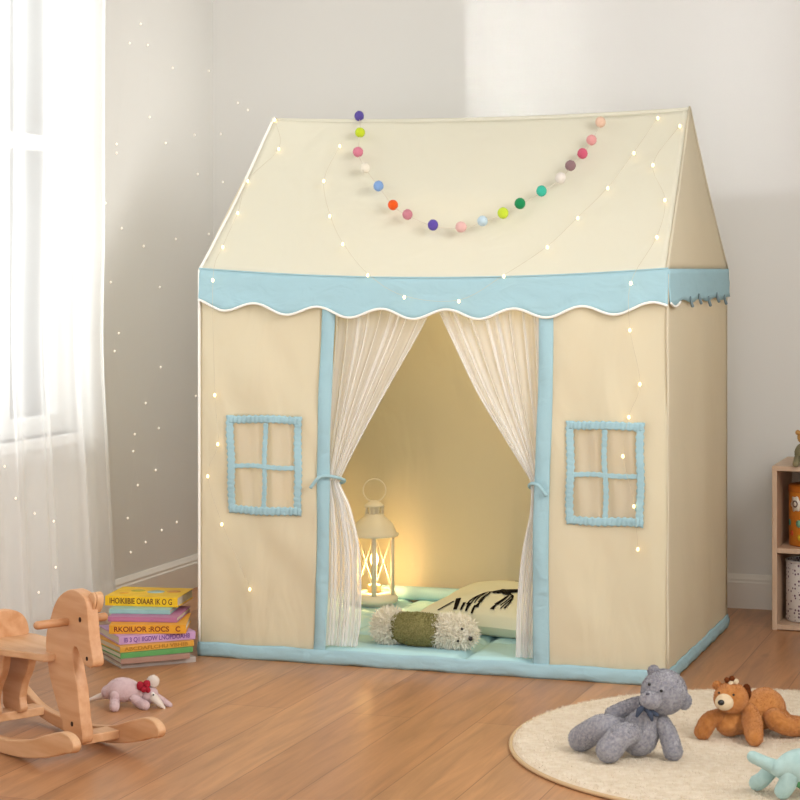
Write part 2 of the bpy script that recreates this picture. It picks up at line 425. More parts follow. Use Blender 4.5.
# gable ends and side panels
def gable(x, seed):
    ins = .03 if x == 0 else -.025
    def f(u, v):
        y = D * (u * (1 - v) + .5 * v); z = EZ + (RZ - .004 - EZ) * v
        if v > .97: y = D / 2 + (u - .5) * D * .03
        return (x + ins * v + wr(y, z, .003, 3, seed), y, z)
    return f
def side(x, seed):
    def f(u, v):
        k = math.sin(PI * v) * math.sin(PI * u)
        return (x + (.006 * k if x else 0) + wr(u, v, .004, 3, seed) * min(1, 6 * min(u, 1 - u)), u * D, .0 + v * EZ)
    return f
for x, sd in ((0.0, 1.0), (W, 2.0)):
    V, Fc = grid_vf(24, 20, gable(x, sd)); tp('gable_panel', V, Fc, M_gable)
    V, Fc = grid_vf(24, 30, side(x, sd + 5)); tp('side_panel', V, Fc, M_gable)
# back panel
V, Fc = grid_vf(40, 30, lambda u, v: (u * W, D + wr(u, v, .006, 2.5, 9) * min(1, 6 * min(u, 1 - u)), v * EZ)); tp('back_panel', V, Fc, M_cream)
# front panels with window openings
def front_f(xa0, xa1, xb0, xb1, seed):
    # a = bottom x range, b = top x range
    def f(u, v):
        z = v * (EZ - .03); x0 = xa0 + (xb0 - xa0) * v; x1 = xa1 + (xb1 - xa1) * v
        x = x0 + (x1 - x0) * u
        e = min(1, 5 * min(u + .0, 1 - u + .1)) * min(1, 4 * min(v + .02, 1.05 - v))
        y = -.004 * e + wr(x, z, .017, 2.6, seed) * e + .0035 * e * math.sin(34 * x - 6 * z + seed + 2 * math.sin(z * 5)) + .004 * e * math.sin(13 * x + 7 * z + seed)
        return (x, y, z)
    return f
WIN = [(.077, .272, .355, .594), (.930, 1.113, .362, .600)]
panels = [(0, .302, 0, .322, 11), (.868, W, .880, W, 17)]
M_fr = M_cream
for (a0, a1, b0, b1, sd), (x0, x1, z0, z1) in zip(panels, WIN):
    f = front_f(a0, a1, b0, b1, sd)
    def snap_f(u, v): return f(u, v)
    NU, NV = 44, 72
    def hole(u, v, f=f, x0=x0, x1=x1, z0=z0, z1=z1):
        p = f(u, v); return x0 + .009 < p[0] < x1 - .009 and z0 + .009 < p[2] < z1 - .009
    V, Fc = grid_vf(NU, NV, f, hole); pn = tp('front_panel', V, Fc, M_fr)
    def surf(x, z, f=f, a0=a0, a1=a1, b0=b0, b1=b1):
        v = z / (EZ - .03); l = a0 + (b0 - a0) * v; r_ = a1 + (b1 - a1) * v; return f((x - l) / (r_ - l), v)[1]
    wf = bpy.data.objects.new('window_frame', None); wf = None
    # ruffled frame: outer border
    def strip(x_a, z_a, x_b, z_b, w_, ph, amp=.0050, n=70):
        def g(u, v):
            x = x_a + (x_b - x_a) * u; z = z_a + (z_b - z_a) * u; L = math.hypot(x_b - x_a, z_b - z_a)
            dx, dz = (z_b - z_a) / L, -(x_b - x_a) / L; o = (v - .5) * w_
            edge = 1 + .16 * math.sin(u * L * 420 + ph) if v in (0, 1) else 1
            x += dx * o * edge + .0015 * math.sin(u * 9 + ph); z += dz * o * edge + .0015 * math.sin(u * 7 + ph * 2)
            y = surf(min(max(x, .002), W - .002), z) - .0035 - amp * (.5 + .5 * math.sin(u * L * 560 + v * 2.6 + ph + 2 * noise.noise(Vector((u * 9, ph, 0))))) * (.35 + .65 * math.sin(PI * v)) * (.4 + .6 * abs(noise.noise(Vector((u * 5, ph, 3)))) * 2)
            return (x, y, z)
        return grid_vf(n, 5, g)
    b = .0085
    fo = tp('window_frame', *join_vf(strip(x0, z0 + b, x1, z0 + b, .019, 1), strip(x0, z1 - b, x1, z1 - b, .018, 2),
        strip(x0 + b, z0, x0 + b, z1, .018, 3, .0018), strip(x1 - b, z0, x1 - b, z1, .018, 4, .0018)), M_blue, .002)
    tp('muntin', *strip((x0 + x1) / 2, z0 + .015, (x0 + x1) / 2, z1 - .015, .012, 5, .0010), M_blue, .0015, parent=fo)
    tp('muntin', *strip(x0 + .015, (z0 + z1) / 2 - .004, x1 - .015, (z0 + z1) / 2 - .004, .011, 6, .0012), M_blue, .0015, parent=fo)
    V, Fc = grid_vf(30, 16, lambda u, v: (x0 + .006 + (x1 - x0 - .012) * u, surf(x0 + (x1 - x0) * u, z0 + (z1 - z0) * v) + .004 + .0025 * math.sin(u * 26 + v * 2), z0 + .006 + (z1 - z0 - .012) * v))
    tp('window_net', V, Fc, M_pane, 0, parent=fo)
# door posts: padded blue strips
def post(xb0, xb1, xt0, xt1, ph):
    def g(u, v):
        z = .020 + v * (EZ - .105); x0 = xb0 + (xt0 - xb0) * v; x1 = xb1 + (xt1 - xb1) * v
        x = x0 + (x1 - x0) * u + .003 * math.sin(v * 7 + ph)
        return (x, -.004 - .006 * math.sin(PI * u) + .0015 * math.sin(v * 23 + u * 3 + ph), z)
    return grid_vf(8, 60, g)
tp('door_trim', *post(.300, .331, .322, .357, 0), M_blue, .003)
tp('door_trim', *post(.846, .886, .862, .896, 2), M_blue, .003)
# header above the door, behind the valance
tp('door_header', *grid_vf(20, 4, lambda u, v: (.33 + .54 * u, .004, EZ - .09 + v * .062)), M_cream, .002)
# base trim along the floor
def base(pts, nrm, n=60):
    a, b = Vector(pts[0]), Vector(pts[1]); nrm = Vector(nrm)
    def g(u, v):
        p = a.lerp(b, u) + nrm * (.003 + .004 * math.sin(PI * min(1, v * 1.1)) * (1 if nrm.x > -1 else 0) + wr(u * 3, v, .003, 5, 3)); p.z = .001 + .034 * v + .0012 * math.sin(u * 40)
        return p
    return grid_vf(n, 5, g)
tp('base_trim', *base(((-.001, -.007, 0), (W + .004, -.007, 0)), (0, -1, 0), 100), M_blue, .003, off=1)
V, Fc = base(((W, 0, 0), (W, D, 0)), (1, 0, 0)); tp('base_trim', V, Fc, M_blue, .003)
V, Fc = base(((0, D, 0), (0, 0, 0)), (-1, 0, 0)); tp('base_trim', V, Fc, M_blue, .003)
V, Fc = base(((W, D, 0), (0, D, 0)), (0, 1, 0)); tp('base_trim', V, Fc, M_blue, .003)
# corner piping
V, Fc = tube_vf([(-.001, -.003, .03 + i * .046) for i in range(21)], .0036, 6); tp('corner_piping', V, Fc, M_piping, 0)
V, Fc = tube_vf([(W + .001 + .001 * math.sin(i), -.002, .03 + i * .0455) for i in range(21)], .0032, 6); tp('corner_piping', V, Fc, M_gable, 0)
# valance: front band, scalloped
def vbot(x): return eave(min(max(x / W, 0), 1)) - .083 + .0 - .0115 * math.cos((x - .07) / .163 * 2 * PI) 
def val_y(x, v, u): return -.005 - .009 * (1 - v) - .003 * math.sin((x - .07) / .163 * 2 * PI + 1) * (1 - v) + wr(x * 1.5, v, .005, 4, 21) * (1 - v * .7)
def val_f(u, v):
    x = .0 + u * (W + .003); zt = eave(min(max(x / W, 0), 1)) + .004; zb = vbot(x); return (x, val_y(x, v, u), zb + (zt - zb) * v)
va = tp('valance', *grid_vf(160, 8, val_f), M_blue, .0025)
V, Fc = tube_vf([Vector(val_f(i / 160, 0)) + Vector((0, -.001, 0)) for i in range(161)], .0033, 6); tp('piping', V, Fc, M_piping, 0, parent=va, label='white piping along the scalloped hem')
V, Fc = tube_vf([Vector(val_f(i / 80, 1)) + Vector((0, 0, 0)) for i in range(81)], .002, 6); tp('seam', V, Fc, M_blue, 0, parent=va)
def vals_f(u, v):
    y = -.004 + u * (D + .004); zb = EZ - .074 - .004 * math.sin(y * 30); zt = EZ + .003
    if y < .11: zb = EZ - .078 - .010 * math.sin(y / .11 * PI * .9 + .3) + .004
    return (W + .004 + .004 * (1 - v) + wr(y * 1.5, v, .003, 4, 31), y, zb + (zt - zb) * v)
vs = tp('valance', *grid_vf(60, 6, vals_f), M_blue, .0025)
V, Fc = tube_vf([Vector(vals_f(i / 60 * .14, 0)) + Vector((.001, 0, 0)) for i in range(61)], .003, 6); tp('piping', V, Fc, M_piping, 0, parent=vs)
for k in range(5):
    y = .23 + k * .118
    P = Vector(vals_f(y / D, 0)); V, Fc = limb_vf([P + Vector((.003, 0, .012)), P + Vector((.004, .004, .0)), P + Vector((.005, .014, -.010))], [.0018, .0035, .004], 8, 3)
    tp('tassel', V, Fc, mat('slate_yarn', '7C9098', .9), 0, parent=vs, label='small grey blue tassel')
for (a, b, nrm) in (((W, D, 0), (0, D, 0), (0, 1, 0)), ((0, D, 0), (0, 0, 0), (-1, 0, 0))):
    a, b, nrm = Vector(a), Vector(b), Vector(nrm)
    def g(u, v):
        p = a.lerp(b, u) + nrm * (.006 + .006 * (1 - v)); L = (b - a).length
        p -= nrm * (.005 + .005 * (1 - v)); p.z = EZ - .083 - .0115 * math.cos(u * L / .163 * 2 * PI) + v * (.087 + .0115 * math.cos(u * L / .163 * 2 * PI)); return p
    tp('valance', *grid_vf(60, 5, g), M_blue, .0025)

# quilted floor mat inside the tent
XS = [.012, .30, .67, W - .012]; YS = [.006, .225, .50, D - .012]
def mat_h(x, y):
    d = 9
    for s in XS[1:-1]: d = min(d, abs(x - s))
    for s in YS[1:-1]: d = min(d, abs(y - s))
    e = min(x - XS[0], XS[-1] - x, y - YS[0], YS[-1] - y)
    return .036 - .013 * math.exp(-(d / .012) ** 2) - .012 * math.exp(-(max(e, 0) / .012) ** 2) + .0015 * noise.noise(Vector((x * 14, y * 14, 0)))
fm = bpy.data.objects.new('x', None); bpy.data.objects.remove(fm)
Vt, Ft = grid_vf(110, 80, lambda u, v: (XS[0] + u * (XS[-1] - XS[0]), YS[0] + v * (YS[-1] - YS[0]), mat_h(XS[0] + u * (XS[-1] - XS[0]), YS[0] + v * (YS[-1] - YS[0]))))
sk = []
nu, nv = 110, 80
ring = [i for i in range(nu + 1)] + [j * (nu + 1) + nu for j in range(1, nv + 1)] + [nv * (nu + 1) + i for i in range(nu - 1, -1, -1)] + [j * (nu + 1) for j in range(nv - 1, 0, -1)]
n0 = len(Vt); Vt += [(Vt[i][0], Vt[i][1], .002) for i in ring]
Ft += [(ring[k], n0 + k, n0 + (k + 1) % len(ring), ring[(k + 1) % len(ring)]) for k in range(len(ring))] + [tuple(n0 + k for k in range(len(ring)))[::-1]]
tag(mesh('floor_mat', Vt, Ft, M_mat, world=True), 'pale blue quilted padded mat covering the floor inside the play tent', 'floor mat')
MZ = .036
# rolled bolster at the back of the mat
V, Fc = limb_vf([(.19, .765, MZ + .017), (.6, .765, MZ + .017), (1.08, .765, MZ + .017)], [.019, .019, .019], 16, 10)
tag(mesh('bolster', V, Fc, M_mat, world=True), 'pale blue rolled bolster lying along the back wall of the tent behind the lantern', 'bolster')

# ------------------------------------------------------------------ door curtains
def tulle(name, label, rows, seed, plait, tie):
    """rows: (z, x_left, x_right, depth) from the top down"""
    Q = catmull([(r_[0], r_[1], r_[2]) for r_ in rows], 14); dd = catmull([(r_[3], 0, 0) for r_ in rows], 14)
    nu_ = 130; V = []
    for k, q in enumerate(Q):
        for i in range(nu_ + 1):
            u = i / nu_; wv = u + .018 * math.sin(u * 17 + seed) + .012 * math.sin(k * .07 + u * 9)
            am = dd[k].x
            y = .026 + am * (math.sin(wv * plait * 2 * PI) + .5 * math.sin(wv * plait * 4.6 * PI + seed + k * .02)) 
            x = q.y + (q.z - q.y) * (u + .25 / plait * math.sin(wv * plait * 2 * PI + 1.3))
            V.append((x, y, q.x))
    Fc = [(j * (nu_ + 1) + i, j * (nu_ + 1) + i + 1, (j + 1) * (nu_ + 1) + i + 1, (j + 1) * (nu_ + 1) + i) for j in range(len(Q) - 1) for i in range(nu_)]
    root = empty(name, (.0 + (rows[0][1] + rows[0][2]) / 2, .026, .04), label, 'curtain', group=None)
    mesh('tulle_panel', V, Fc, M_tulle, root, world=True)
    for eu in (0, nu_):
        mesh('hem', *tube_vf([V[j * (nu_ + 1) + eu] for j in range(0, len(Q))], .0012, 5), M_tulle, root, world=True)
    mesh('curtain_tie', *tube_vf(catmull(tie, 6), .0042, 8), M_blue, root, world=True, label='pale blue fabric tie')
    return root
tulle('tulle_curtain', 'sheer white tulle door curtain tied back on the left, beside the lantern',
      [(.862, .345, .590, .006), (.78, .345, .548, .006), (.66, .336, .478, .006), (.55, .327, .415, .006), (.45, .322, .362, .006), (.43, .322, .357, .006),
       (.37, .318, .385, .008), (.26, .310, .412, .009), (.12, .303, .414, .009), (.040, .300, .404, .009)], 1.0, 9,
      [(.300, -.022, .425), (.325, -.024, .452), (.352, -.006, .452), (.368, .030, .440), (.345, .046, .430), (.318, .03, .428)])
tulle('tulle_curtain', 'sheer white tulle door curtain tied back on the right, beside the antler pillow',
      [(.862, .600, .872, .010), (.78, .640, .872, .010), (.66, .702, .870, .009), (.55, .775, .868, .008), (.46, .834, .868, .007), (.44, .838, .867, .007),
       (.38, .836, .868, .007), (.28, .815, .864, .008), (.16, .802, .858, .008), (.040, .800, .850, .009)], 4.0, 8,
      [(.885, -.018, .425), (.868, -.024, .450), (.846, -.006, .452), (.832, .03, .44), (.850, .046, .432), (.866, .03, .43)])
# ------------------------------------------------------------------ long window curtain on the left wall
root = empty('window_curtain', (-.385, -.55, .01), 'long sheer white voile curtain hanging in front of the window on the left wall', 'curtain')
def vo_f(u, v):
    z = .012 + v * 2.19
    y1 = .205 + .06 * (1 - min(1, z / .9)) ** 2 - .02 * math.exp(-((z - .75) / .25) ** 2); y0 = -1.5
    y = y0 + (y1 - y0) * u
    ph = u * 78 + 1.2 * math.sin(u * 11) + .5 * math.sin(v * 3)
    a = .014 + .005 * math.sin(u * 23)
    return (-.375 + a * math.sin(ph) + .006 * math.sin(ph * 2.3 + 1) + .01 * noise.noise(Vector((u * 6, v * 2, 1))), y + .010 * math.cos(ph), z)
mesh('voile_panel', *grid_vf(460, 20, vo_f), M_voile, root, world=True)
mesh('side_hem', *grid_vf(4, 30, lambda u, v: tuple(Vector(vo_f(1, v)) + Vector((.0022, -.018 * (1 - u), 0)))), M_voile, root, world=True)
mesh('curtain_rod', *tube_vf([(-.375, -1.6, 2.215), (-.375, .38, 2.215)], .011, 12), M_win, root, world=True)
for yy in (-1.55, .33): mesh('rod_bracket', *tube_vf([(-.375, yy, 2.215), (-.471, yy, 2.215)], .007, 8), M_win, root, world=True)

# ------------------------------------------------------------------ lantern
lz = mat_h(.223, .66) 
lan = empty('lantern', (.226, .650, lz), 'white metal lantern with lit candle and ring handle standing inside the tent', 'lantern', rz=R(-11.3))
M_lan = mat('white_enamel', 'F4EDDC', .4, .5)
lr = .062
mesh('base', *lathe_vf([(0, 0), (.050, 0), (.052, .006), (.064, .010), (.066, .020), (.060, .026), (.058, .034), (0, .034)]), M_lan, lan)
zt = .188
mesh('hood', *lathe_vf([(.058, zt), (.066, zt), (.067, zt + .006), (.060, zt + .010), (.058, zt + .018), (.050, zt + .034), (.034, zt + .048), (.027, zt + .054), (.0265, zt + .060), (0, zt + .060)]), M_lan, lan)
vf = []
for k in range(6):
    a = k * PI / 3; x, y = math.cos(a), math.sin(a)
    V, Fc = box_vf(-.002, .002, -.0065, .0065, .030, zt + .004); V = [(x * .0575 + x * p[0] - y * p[1], y * .0575 + y * p[0] + x * p[1], p[2]) for p in V]; vf.append((V, Fc))
mesh('post_frame', *join_vf(*vf), M_lan, lan)
vf = []
for k in range(6):
    a, b = k * PI / 3, (k + 1) * PI / 3
    A, B = Vector((math.cos(a) * .056, math.sin(a) * .056, 0)), Vector((math.cos(b) * .056, math.sin(b) * .056, 0))
    z0, z1 = Vector((0, 0, .036)), Vector((0, 0, zt))
    vf += [tube_vf([A + z0, B + z1], .0011, 5), tube_vf([B + z0, A + z1], .0011, 5)]
mesh('cross_brace', *join_vf(*vf), M_lan, lan)
vf = []
for k in range(12):
    a = k * PI / 6; x, y = math.cos(a) * .0235, math.sin(a) * .0235
    vf.append(tube_vf([(x, y, zt + .058), (x, y, zt + .082)], .0022, 5))
vf.append(lathe_vf([(.014, zt + .058), (.014, zt + .082)], 20))
mesh('chimney_vent', *join_vf(*vf), M_lan, lan)
mesh('chimney_cap', *lathe_vf([(0, zt + .080), (.027, zt + .080), (.027, zt + .084), (.016, zt + .092), (.008, zt + .096), (0, zt + .097)]), M_lan, lan)
mesh('ring_handle', *tube_vf([(.031 * math.sin(t * 2 * PI / 28) * .866, .031 * math.sin(t * 2 * PI / 28) * .5, zt + .124 + .031 * math.cos(t * 2 * PI / 28)) for t in range(28)], .0022, 6, closed=True), M_lan, lan)
cn = mesh('candle', *lathe_vf([(0, .034), (.019, .034), (.019, .052), (.016, .055), (0, .053)]), mat('wax', 'F6E6C4', .5, .4, trans=.3), lan)
fl = mesh('flame', *ell_vf((0, 0, .082), (.0115, .0115, .024), f=lambda p: Vector((p.x * (1 - .5 * max(p.z, 0)), p.y * (1 - .5 * max(p.z, 0)), p.z))), mat('candle_flame', 'FFD890', emit='FFD080', estr=14), cn)
def pt(name, loc, power, color, rad, parent=None):
    d = bpy.data.lights.new(name, 'POINT'); d.energy = power; d.color = color; d.shadow_soft_size = rad
    o = bpy.data.objects.new(name, d); COL.objects.link(o); o.location = loc; o.parent = parent; return o
pt('candle_light', (0, 0, .082), 1.9, (1, .62, .26), .022, lan)
area('tent_inner_fill', (.60, .42, 1.16), (.60, .5, 0), .35, .2, 3.6, (1, .76, .42))  # added warm fill under the ridge to brighten the interior, no lamp hangs here

# ------------------------------------------------------------------ pillow with antler print
M_pil = mat('pale_pillow_cotton', 'E3E3CB', .9, .1, bump=.2, bscale=700)
M_ink = mat('black_print', '17140F', .8, .1)
pc = Vector((.710, .405, MZ - .004)); pw, ph_, ang, tilt = .240, .165, R(-14), R(8)
pil = empty('antler_pillow', pc, 'pale cream pillow printed with black antlers lying on the mat in the tent', 'pillow', rz=ang)
def pil_top(a, b, s=1):
    # a,b in -1..1
    k = max(0, (1 - abs(a) ** 2.6)) ** .5 * max(0, (1 - abs(b) ** 2.6)) ** .5
    x = a * pw * (1 - .05 * (1 - abs(b)) * abs(a)); y = b * ph_ * (1 - .07 * (1 - abs(a)) * abs(b))
    z = s * .050 * k + .004 * noise.noise(Vector((a * 3, b * 3, s)))* k
    yy = y * math.cos(tilt) - z * math.sin(tilt); zz = y * math.sin(tilt) + z * math.cos(tilt)
    return Vector((x, yy, zz + .053))
V1, F1 = grid_vf(30, 26, lambda u, v: pil_top(u * 2 - 1, v * 2 - 1, 1)); V2, F2 = grid_vf(30, 26, lambda u, v: pil_top(u * 2 - 1, v * 2 - 1, -1))
V2 = [Vector((v.x, v.y, max(v.z, .003))) for v in V2]
V1 = [Vector((v.x, v.y, max(v.z, .004))) for v in V1]
mesh('cushion_cover', *join_vf((V1, F1), (V2, [q[::-1] for q in F2])), M_pil, pil)
def ribbon(pts, w0, w1):
    P = catmull([(a - .06, b, 0) for a, b in pts], 6); V = []; n = len(P)
    for i, p in enumerate(P):
        t = P[min(i + 1, n - 1)] - P[max(i - 1, 0)]; t.normalize(); w_ = w0 + (w1 - w0) * i / (n - 1); s = Vector((-t.y, t.x, 0)) * w_
        for q in (p - s, p + s):
            V.append(pil_top(q.x, q.y) + Vector((0, -.0012, .0022)))
    return V, [(2 * i, 2 * i + 1, 2 * i + 3, 2 * i + 2) for i in range(n - 1)]
def antler(cx, cy, s, mir):
    g = lambda pts: [(cx + mir * x * s, cy + y * s * 3.0) for x, y in pts]
    out = [ribbon(g([(.0, 0), (.12, .02), (.26, -.04), (.36, -.2), (.36, -.34)]), .013, .009)]
    for k in [[(.12, .0), (.13, -.14), (.08, -.28)], [(.22, -.02), (.24, -.16), (.2, -.3)], [(.31, -.1), (.3, -.22), (.27, -.36)], [(.08, -.28), (.07, -.38)]]:
        out.append(ribbon(g(k), .009, .006 if k[-1][0] > .1 else .024))
    return out
pr = antler(-.03, -.26, .46, 1) + antler(-.16, -.24, .46, -1)
pr += [ribbon([(-.16, -.22), (-.08, -.12), (-.01, -.24)], .055, .05), ribbon([(-.08, -.14), (.04, -.04), (.15, .06)], .08, .04), ribbon([(-.11, -.2), (-.12, -.05)], .05, .02),
       ribbon([(-.22, .58), (-.02, .68), (.15, .70)], .015, .012), ribbon([(-.52, -.62), (-.57, -.76), (-.62, -.86)], .012, .012), ribbon([(-.50, -.52), (-.45, -.70), (-.42, -.84)], .03, .02),
       ribbon([(-.37, -.66), (-.35, -.84)], .016, .012), ribbon([(-.31, -.66), (-.28, -.86)], .016, .012), ribbon([(-.22, -.72), (-.20, -.9)], .012, .012)]
solidify(mesh('antler_print', *join_vf(*pr[:-5]), M_ink, pil, label='black antlered deer print'), .0004)
solidify(mesh('antler_print', *join_vf(*pr[-5:]), M_ink, pil, label='smaller black antler print near the pillow edge'), .0004)
# tan cushion standing behind the pillow
tc_ = empty('tan_cushion', (.86, .690, MZ), 'tan round-topped cushion standing behind the antler pillow inside the tent', 'cushion')
def cush(p):
    q = Vector((math.copysign(abs(p.x) ** .6, p.x), p.y, math.copysign(abs(p.z) ** .6, p.z))); return q
mesh('cushion_cover', *ell_vf((.01, 0, .105), (.135, .045, .104), seg=32, rings=20, f=cush), mat('tan_cotton', 'B98252', .9, .1, bump=.2, bscale=600), tc_)
mesh('seam_piping', *tube_vf([(.01 + .134 * math.copysign(abs(math.cos(t)) ** .6, math.cos(t)), 0, .105 + .1035 * math.copysign(abs(math.sin(t)) ** .6, math.sin(t))) for t in [i * PI / 30 for i in range(60)]], .003, 6, closed=True), MATS['tan_cotton'], tc_)

# ------------------------------------------------------------------ fluffy roll toy in the tent
A = flo(378, 643, MZ); B = flo(479, 650, MZ)
ax = (B - A); ax.z = 0; Ln = ax.length; rr = .0395
roll = empty('plush_roll_toy', (A + B) / 2, 'fluffy white plush dog with an olive knitted body lying across the tent mat', 'plush toy', rz=math.atan2(ax.y, ax.x))
M_fluff = mat('white_fluff', 'F4F0E2', .9, .1, trans=.25); M_olive = mat('olive_knit', 'A09A68', .95, .1, bump=1, bscale=350, c2='7F7A4C', vscale=260)
plush('fluffy_tail_end', ell_vf((-Ln * .40, .012, rr), (.036, .038, .039)), M_fluff, roll, 2600, .019, width=.0026, jit=.8)
plush('knitted_body', limb_vf([(-Ln * .28, .008, rr + .001), (-Ln * .1, 0, rr + .001), (Ln * .06, 0, rr + .001)], [.036, .040, .037], 22), M_olive, roll, 9000, .004, amp=.003, nscale=160, width=.0011)
hd = plush('fluffy_head', limb_vf([(Ln * .14, 0, rr), (Ln * .24, 0, rr), (Ln * .34, -.004, rr)], [.032, .036, .033], 22), M_fluff, roll, 3200, .015, width=.0026, jit=.8)
M_black = mat('black_bead', '15100E', .25, .6)
def facing(o_root, px, py, c, r_):
    """point of a sphere-like surface (root coords centre c, radius r_) that shows at pixel"""
    Mi = world_of(o_root); cw = Mi @ Vector(c); d = ray(px, py).normalized(); oc = CAM - cw
    b_ = oc.dot(d); disc = b_ * b_ - (oc.dot(oc) - r_ * r_); disc = max(disc, 0)
    p = CAM + d * (-b_ - math.sqrt(disc)); return Mi.inverted() @ p
hc = (Ln * .31, -.002, rr)
for q, s in (((462, 629), .0032), ((458, 641), .0030)):
    p = facing(roll, *q, hc, .044); mesh('eye', *ell_vf(p, (s, s, s), seg=12, rings=8), M_black, roll)
p = facing(roll, 470.5, 638.5, hc, .046); mesh('nose', *ell_vf(p, (.0055, .005, .0065), seg=12, rings=8), M_black, roll)

# ------------------------------------------------------------------ pompom garland on the roof
RN = Vector((0, -(RZ - EZ), D / 2)).normalized()
def roofpt(px, py, off=.0): 
    p = at(px, py, Vector((0, 0, EZ)) + RN * off, RN); return p
PCOL = {'purple': '5A4C96', 'lime green': 'BFD02F', 'rose pink': 'CF7C90', 'cream': 'E4DCCB', 'cornflower blue': '7FA0CF', 'orange': 'E2591F', 'dusty pink': 'C4808C',
        'violet': '5E4BA0', 'pale pink': 'DDB2AC', 'pale blue': 'BCD0DA', 'bright lime': 'C3D63C', 'dark green': '1F8A55', 'turquoise': '3FB59C', 'white': 'DDD5CC', 'grey brown': '8D6F72', 'raspberry': 'C95C74', 'soft pink': 'D99A98', 'peach': 'DDBBA4'}
pom = [(355.5, 121, 'purple'), (360, 132.5, 'lime green'), (358, 152, 'rose pink'), (365.5, 168, 'cream'), (378.5, 186, 'cornflower blue'), (393, 205, 'orange'), (407.5, 214.5, 'dusty pink'),
       (433, 225, 'violet'), (461, 227, 'pale pink'), (482.5, 221, 'pale blue'), (503, 213, 'bright lime'), (520, 203.5, 'dark green'), (541.5, 191, 'turquoise'), (560.5, 178, 'white'),
       (570.5, 165.5, 'grey brown'), (582.5, 153.5, 'raspberry'), (591.5, 140, 'soft pink'), (600.5, 122, 'peach')]
PR = .0130
gp = [roofpt(a, b, PR * .95 + .001) for a, b, _ in pom]
gp[0] = Vector((gp[0].x, min(gp[0].y, D / 2), RZ + .002)); gp[0].y = D / 2 - .004
gar = empty('pompom_garland', gp[8], 'curved garland of coloured felt pompoms hanging on the front roof slope of the tent', 'garland')
mesh('string', *tube_vf(catmull([p - RN * .004 for p in gp], 5), .0008, 5), mat('cotton_string', 'DCD2C0', .9), gar, world=True)
for (a, b, cn_), p in zip(pom, gp):
    V, Fc, _k = fz(ell_vf(p, (PR * rnd.uniform(.94, 1.05), PR * rnd.uniform(.92, 1.03), PR * rnd.uniform(.96, 1.06)), seg=18, rings=12), 350, .0018, width=.0004)
    mesh('pompom', V, Fc, mat('felt ' + cn_, PCOL[cn_], .95, .1, sheen=.1, bump=.5, bscale=900), gar, world=True, label=cn_ + ' felt pompom')

# ------------------------------------------------------------------ fairy lights
M_wire = mat('pale_wire', 'CFC4AC', .5, .4); M_bulb = mat('fairy_bulb', 'FFF1D0', .4, .5, emit='FFD690', estr=4.2)
M_sock = mat('bulb_socket', 'D8CDB8', .5)
def tent_pt(px, py, off=.006):
    p = roofpt(px, py, off)
    if p.z > EZ - .012: return p
    u = 0; q = at(px, py, (0, -.028, 0), (0, 1, 0))
    if q.z > EZ - .11: return q
    return at(px, py, (0, -.016, 0), (0, 1, 0))
def light_string(label, pts, ptf, group='fairy lights on the tent', r_=.0034, mw=None, bulbmat=None, wr_=.00042, sagk=.0):
    P = [ptf(*q) for q in pts]
    root = empty('fairy_light_string', P[len(P) // 2], label, 'string lights', group=None)
    mesh('wire', *tube_vf(catmull(P, 6) if len(P) > 2 else P, wr_, 5), mw or M_wire, root, world=True)
    for p in P:
        bp = mesh('bulb', *ell_vf(p + Vector((0, -.0015, -.003)), (r_, r_, r_ * 1.35), seg=10, rings=8), bulbmat or M_bulb, root, world=True)
    return root
light_string('fairy light string running down the left edge of the tent roof and left front panel',
    [(275, 119), (279, 148), (248, 180), (238, 212), (223, 246), (213, 279), (215, 394), (218, 443), (208, 475), (222, 523), (250, 588)], tent_pt)
light_string('fairy light string swagging across the middle of the tent roof below the pompoms',
    [(340, 145), (324, 180), (330, 215), (343, 243), (368, 274), (404.5, 296), (459, 300), (504, 275), (547.5, 246), (578, 217), (608, 187), (634, 152), (658, 117)], tent_pt)
light_string('fairy light string hanging down the right edge of the tent roof and right front panel',
    [(680, 125), (653, 164), (665, 199), (657, 236), (631, 282), (630, 329), (640, 383), (629, 416), (623, 455), (634, 505), (638, 548)], tent_pt)
M_star = mat('tiny_bulb', 'FFF6E4', .4, .5, emit='FFF0DC', estr=.75)
def wall_pt(px, py): return at(px, py, (WX + .006, 0, 0), (1, 0, 0))
def back_pt(px, py): return at(px, py, (0, WY - .006, 0), (0, 1, 0))
def curt_pt(px, py): return at(px, py, (-.340, 0, 0), (1, 0, 0))
M_thin = mat('clear_wire', 'DAD6CE', .6)
stars = [((120, 34.4), 0), ((109, 118), 0), ((116, 151), 0), ((115, 351), 0), ((119, 332), 0)]
cols = [
 ('fairy light strand hanging on the left wall close beside the window curtain', [(130, 42), (117, 143), (117, 152), (106, 202), (111, 281), (119, 332), (115, 350), (133.5, 450), (128, 517), (131, 551)], wall_pt),
 ('fairy light strand hanging down the middle of the left wall above the books', [(141, 23), (148, 44), (150, 116), (166, 142), (122, 227), (144, 245), (135, 433), (138, 484), (146, 541)], wall_pt),
 ('fairy light strand hanging on the left wall towards the room corner', [(173, 67), (195, 134), (198, 173), (176, 238), (160, 286), (161, 366), (146, 402), (159, 427), (156, 469), (162, 529)], wall_pt),
 ('fairy light strand hanging on the left wall right beside the tent', [(209, 70), (209, 233), (196, 395), (177, 521)], wall_pt),
 ('short fairy light strand on the back wall above the left end of the tent', [(238, 102), (248, 109), (221, 133), (223, 181)], back_pt),
 ('fairy light strand in front of the window curtain behind the rocking horse', [(5, 465), (16, 497), (35, 512), (54, 520), (56, 566), (39, 591)], curt_pt)]
for lb, pts, f in cols:
    light_string(lb, pts, f, r_=.0024, mw=M_thin, bulbmat=M_star, wr_=.00006)

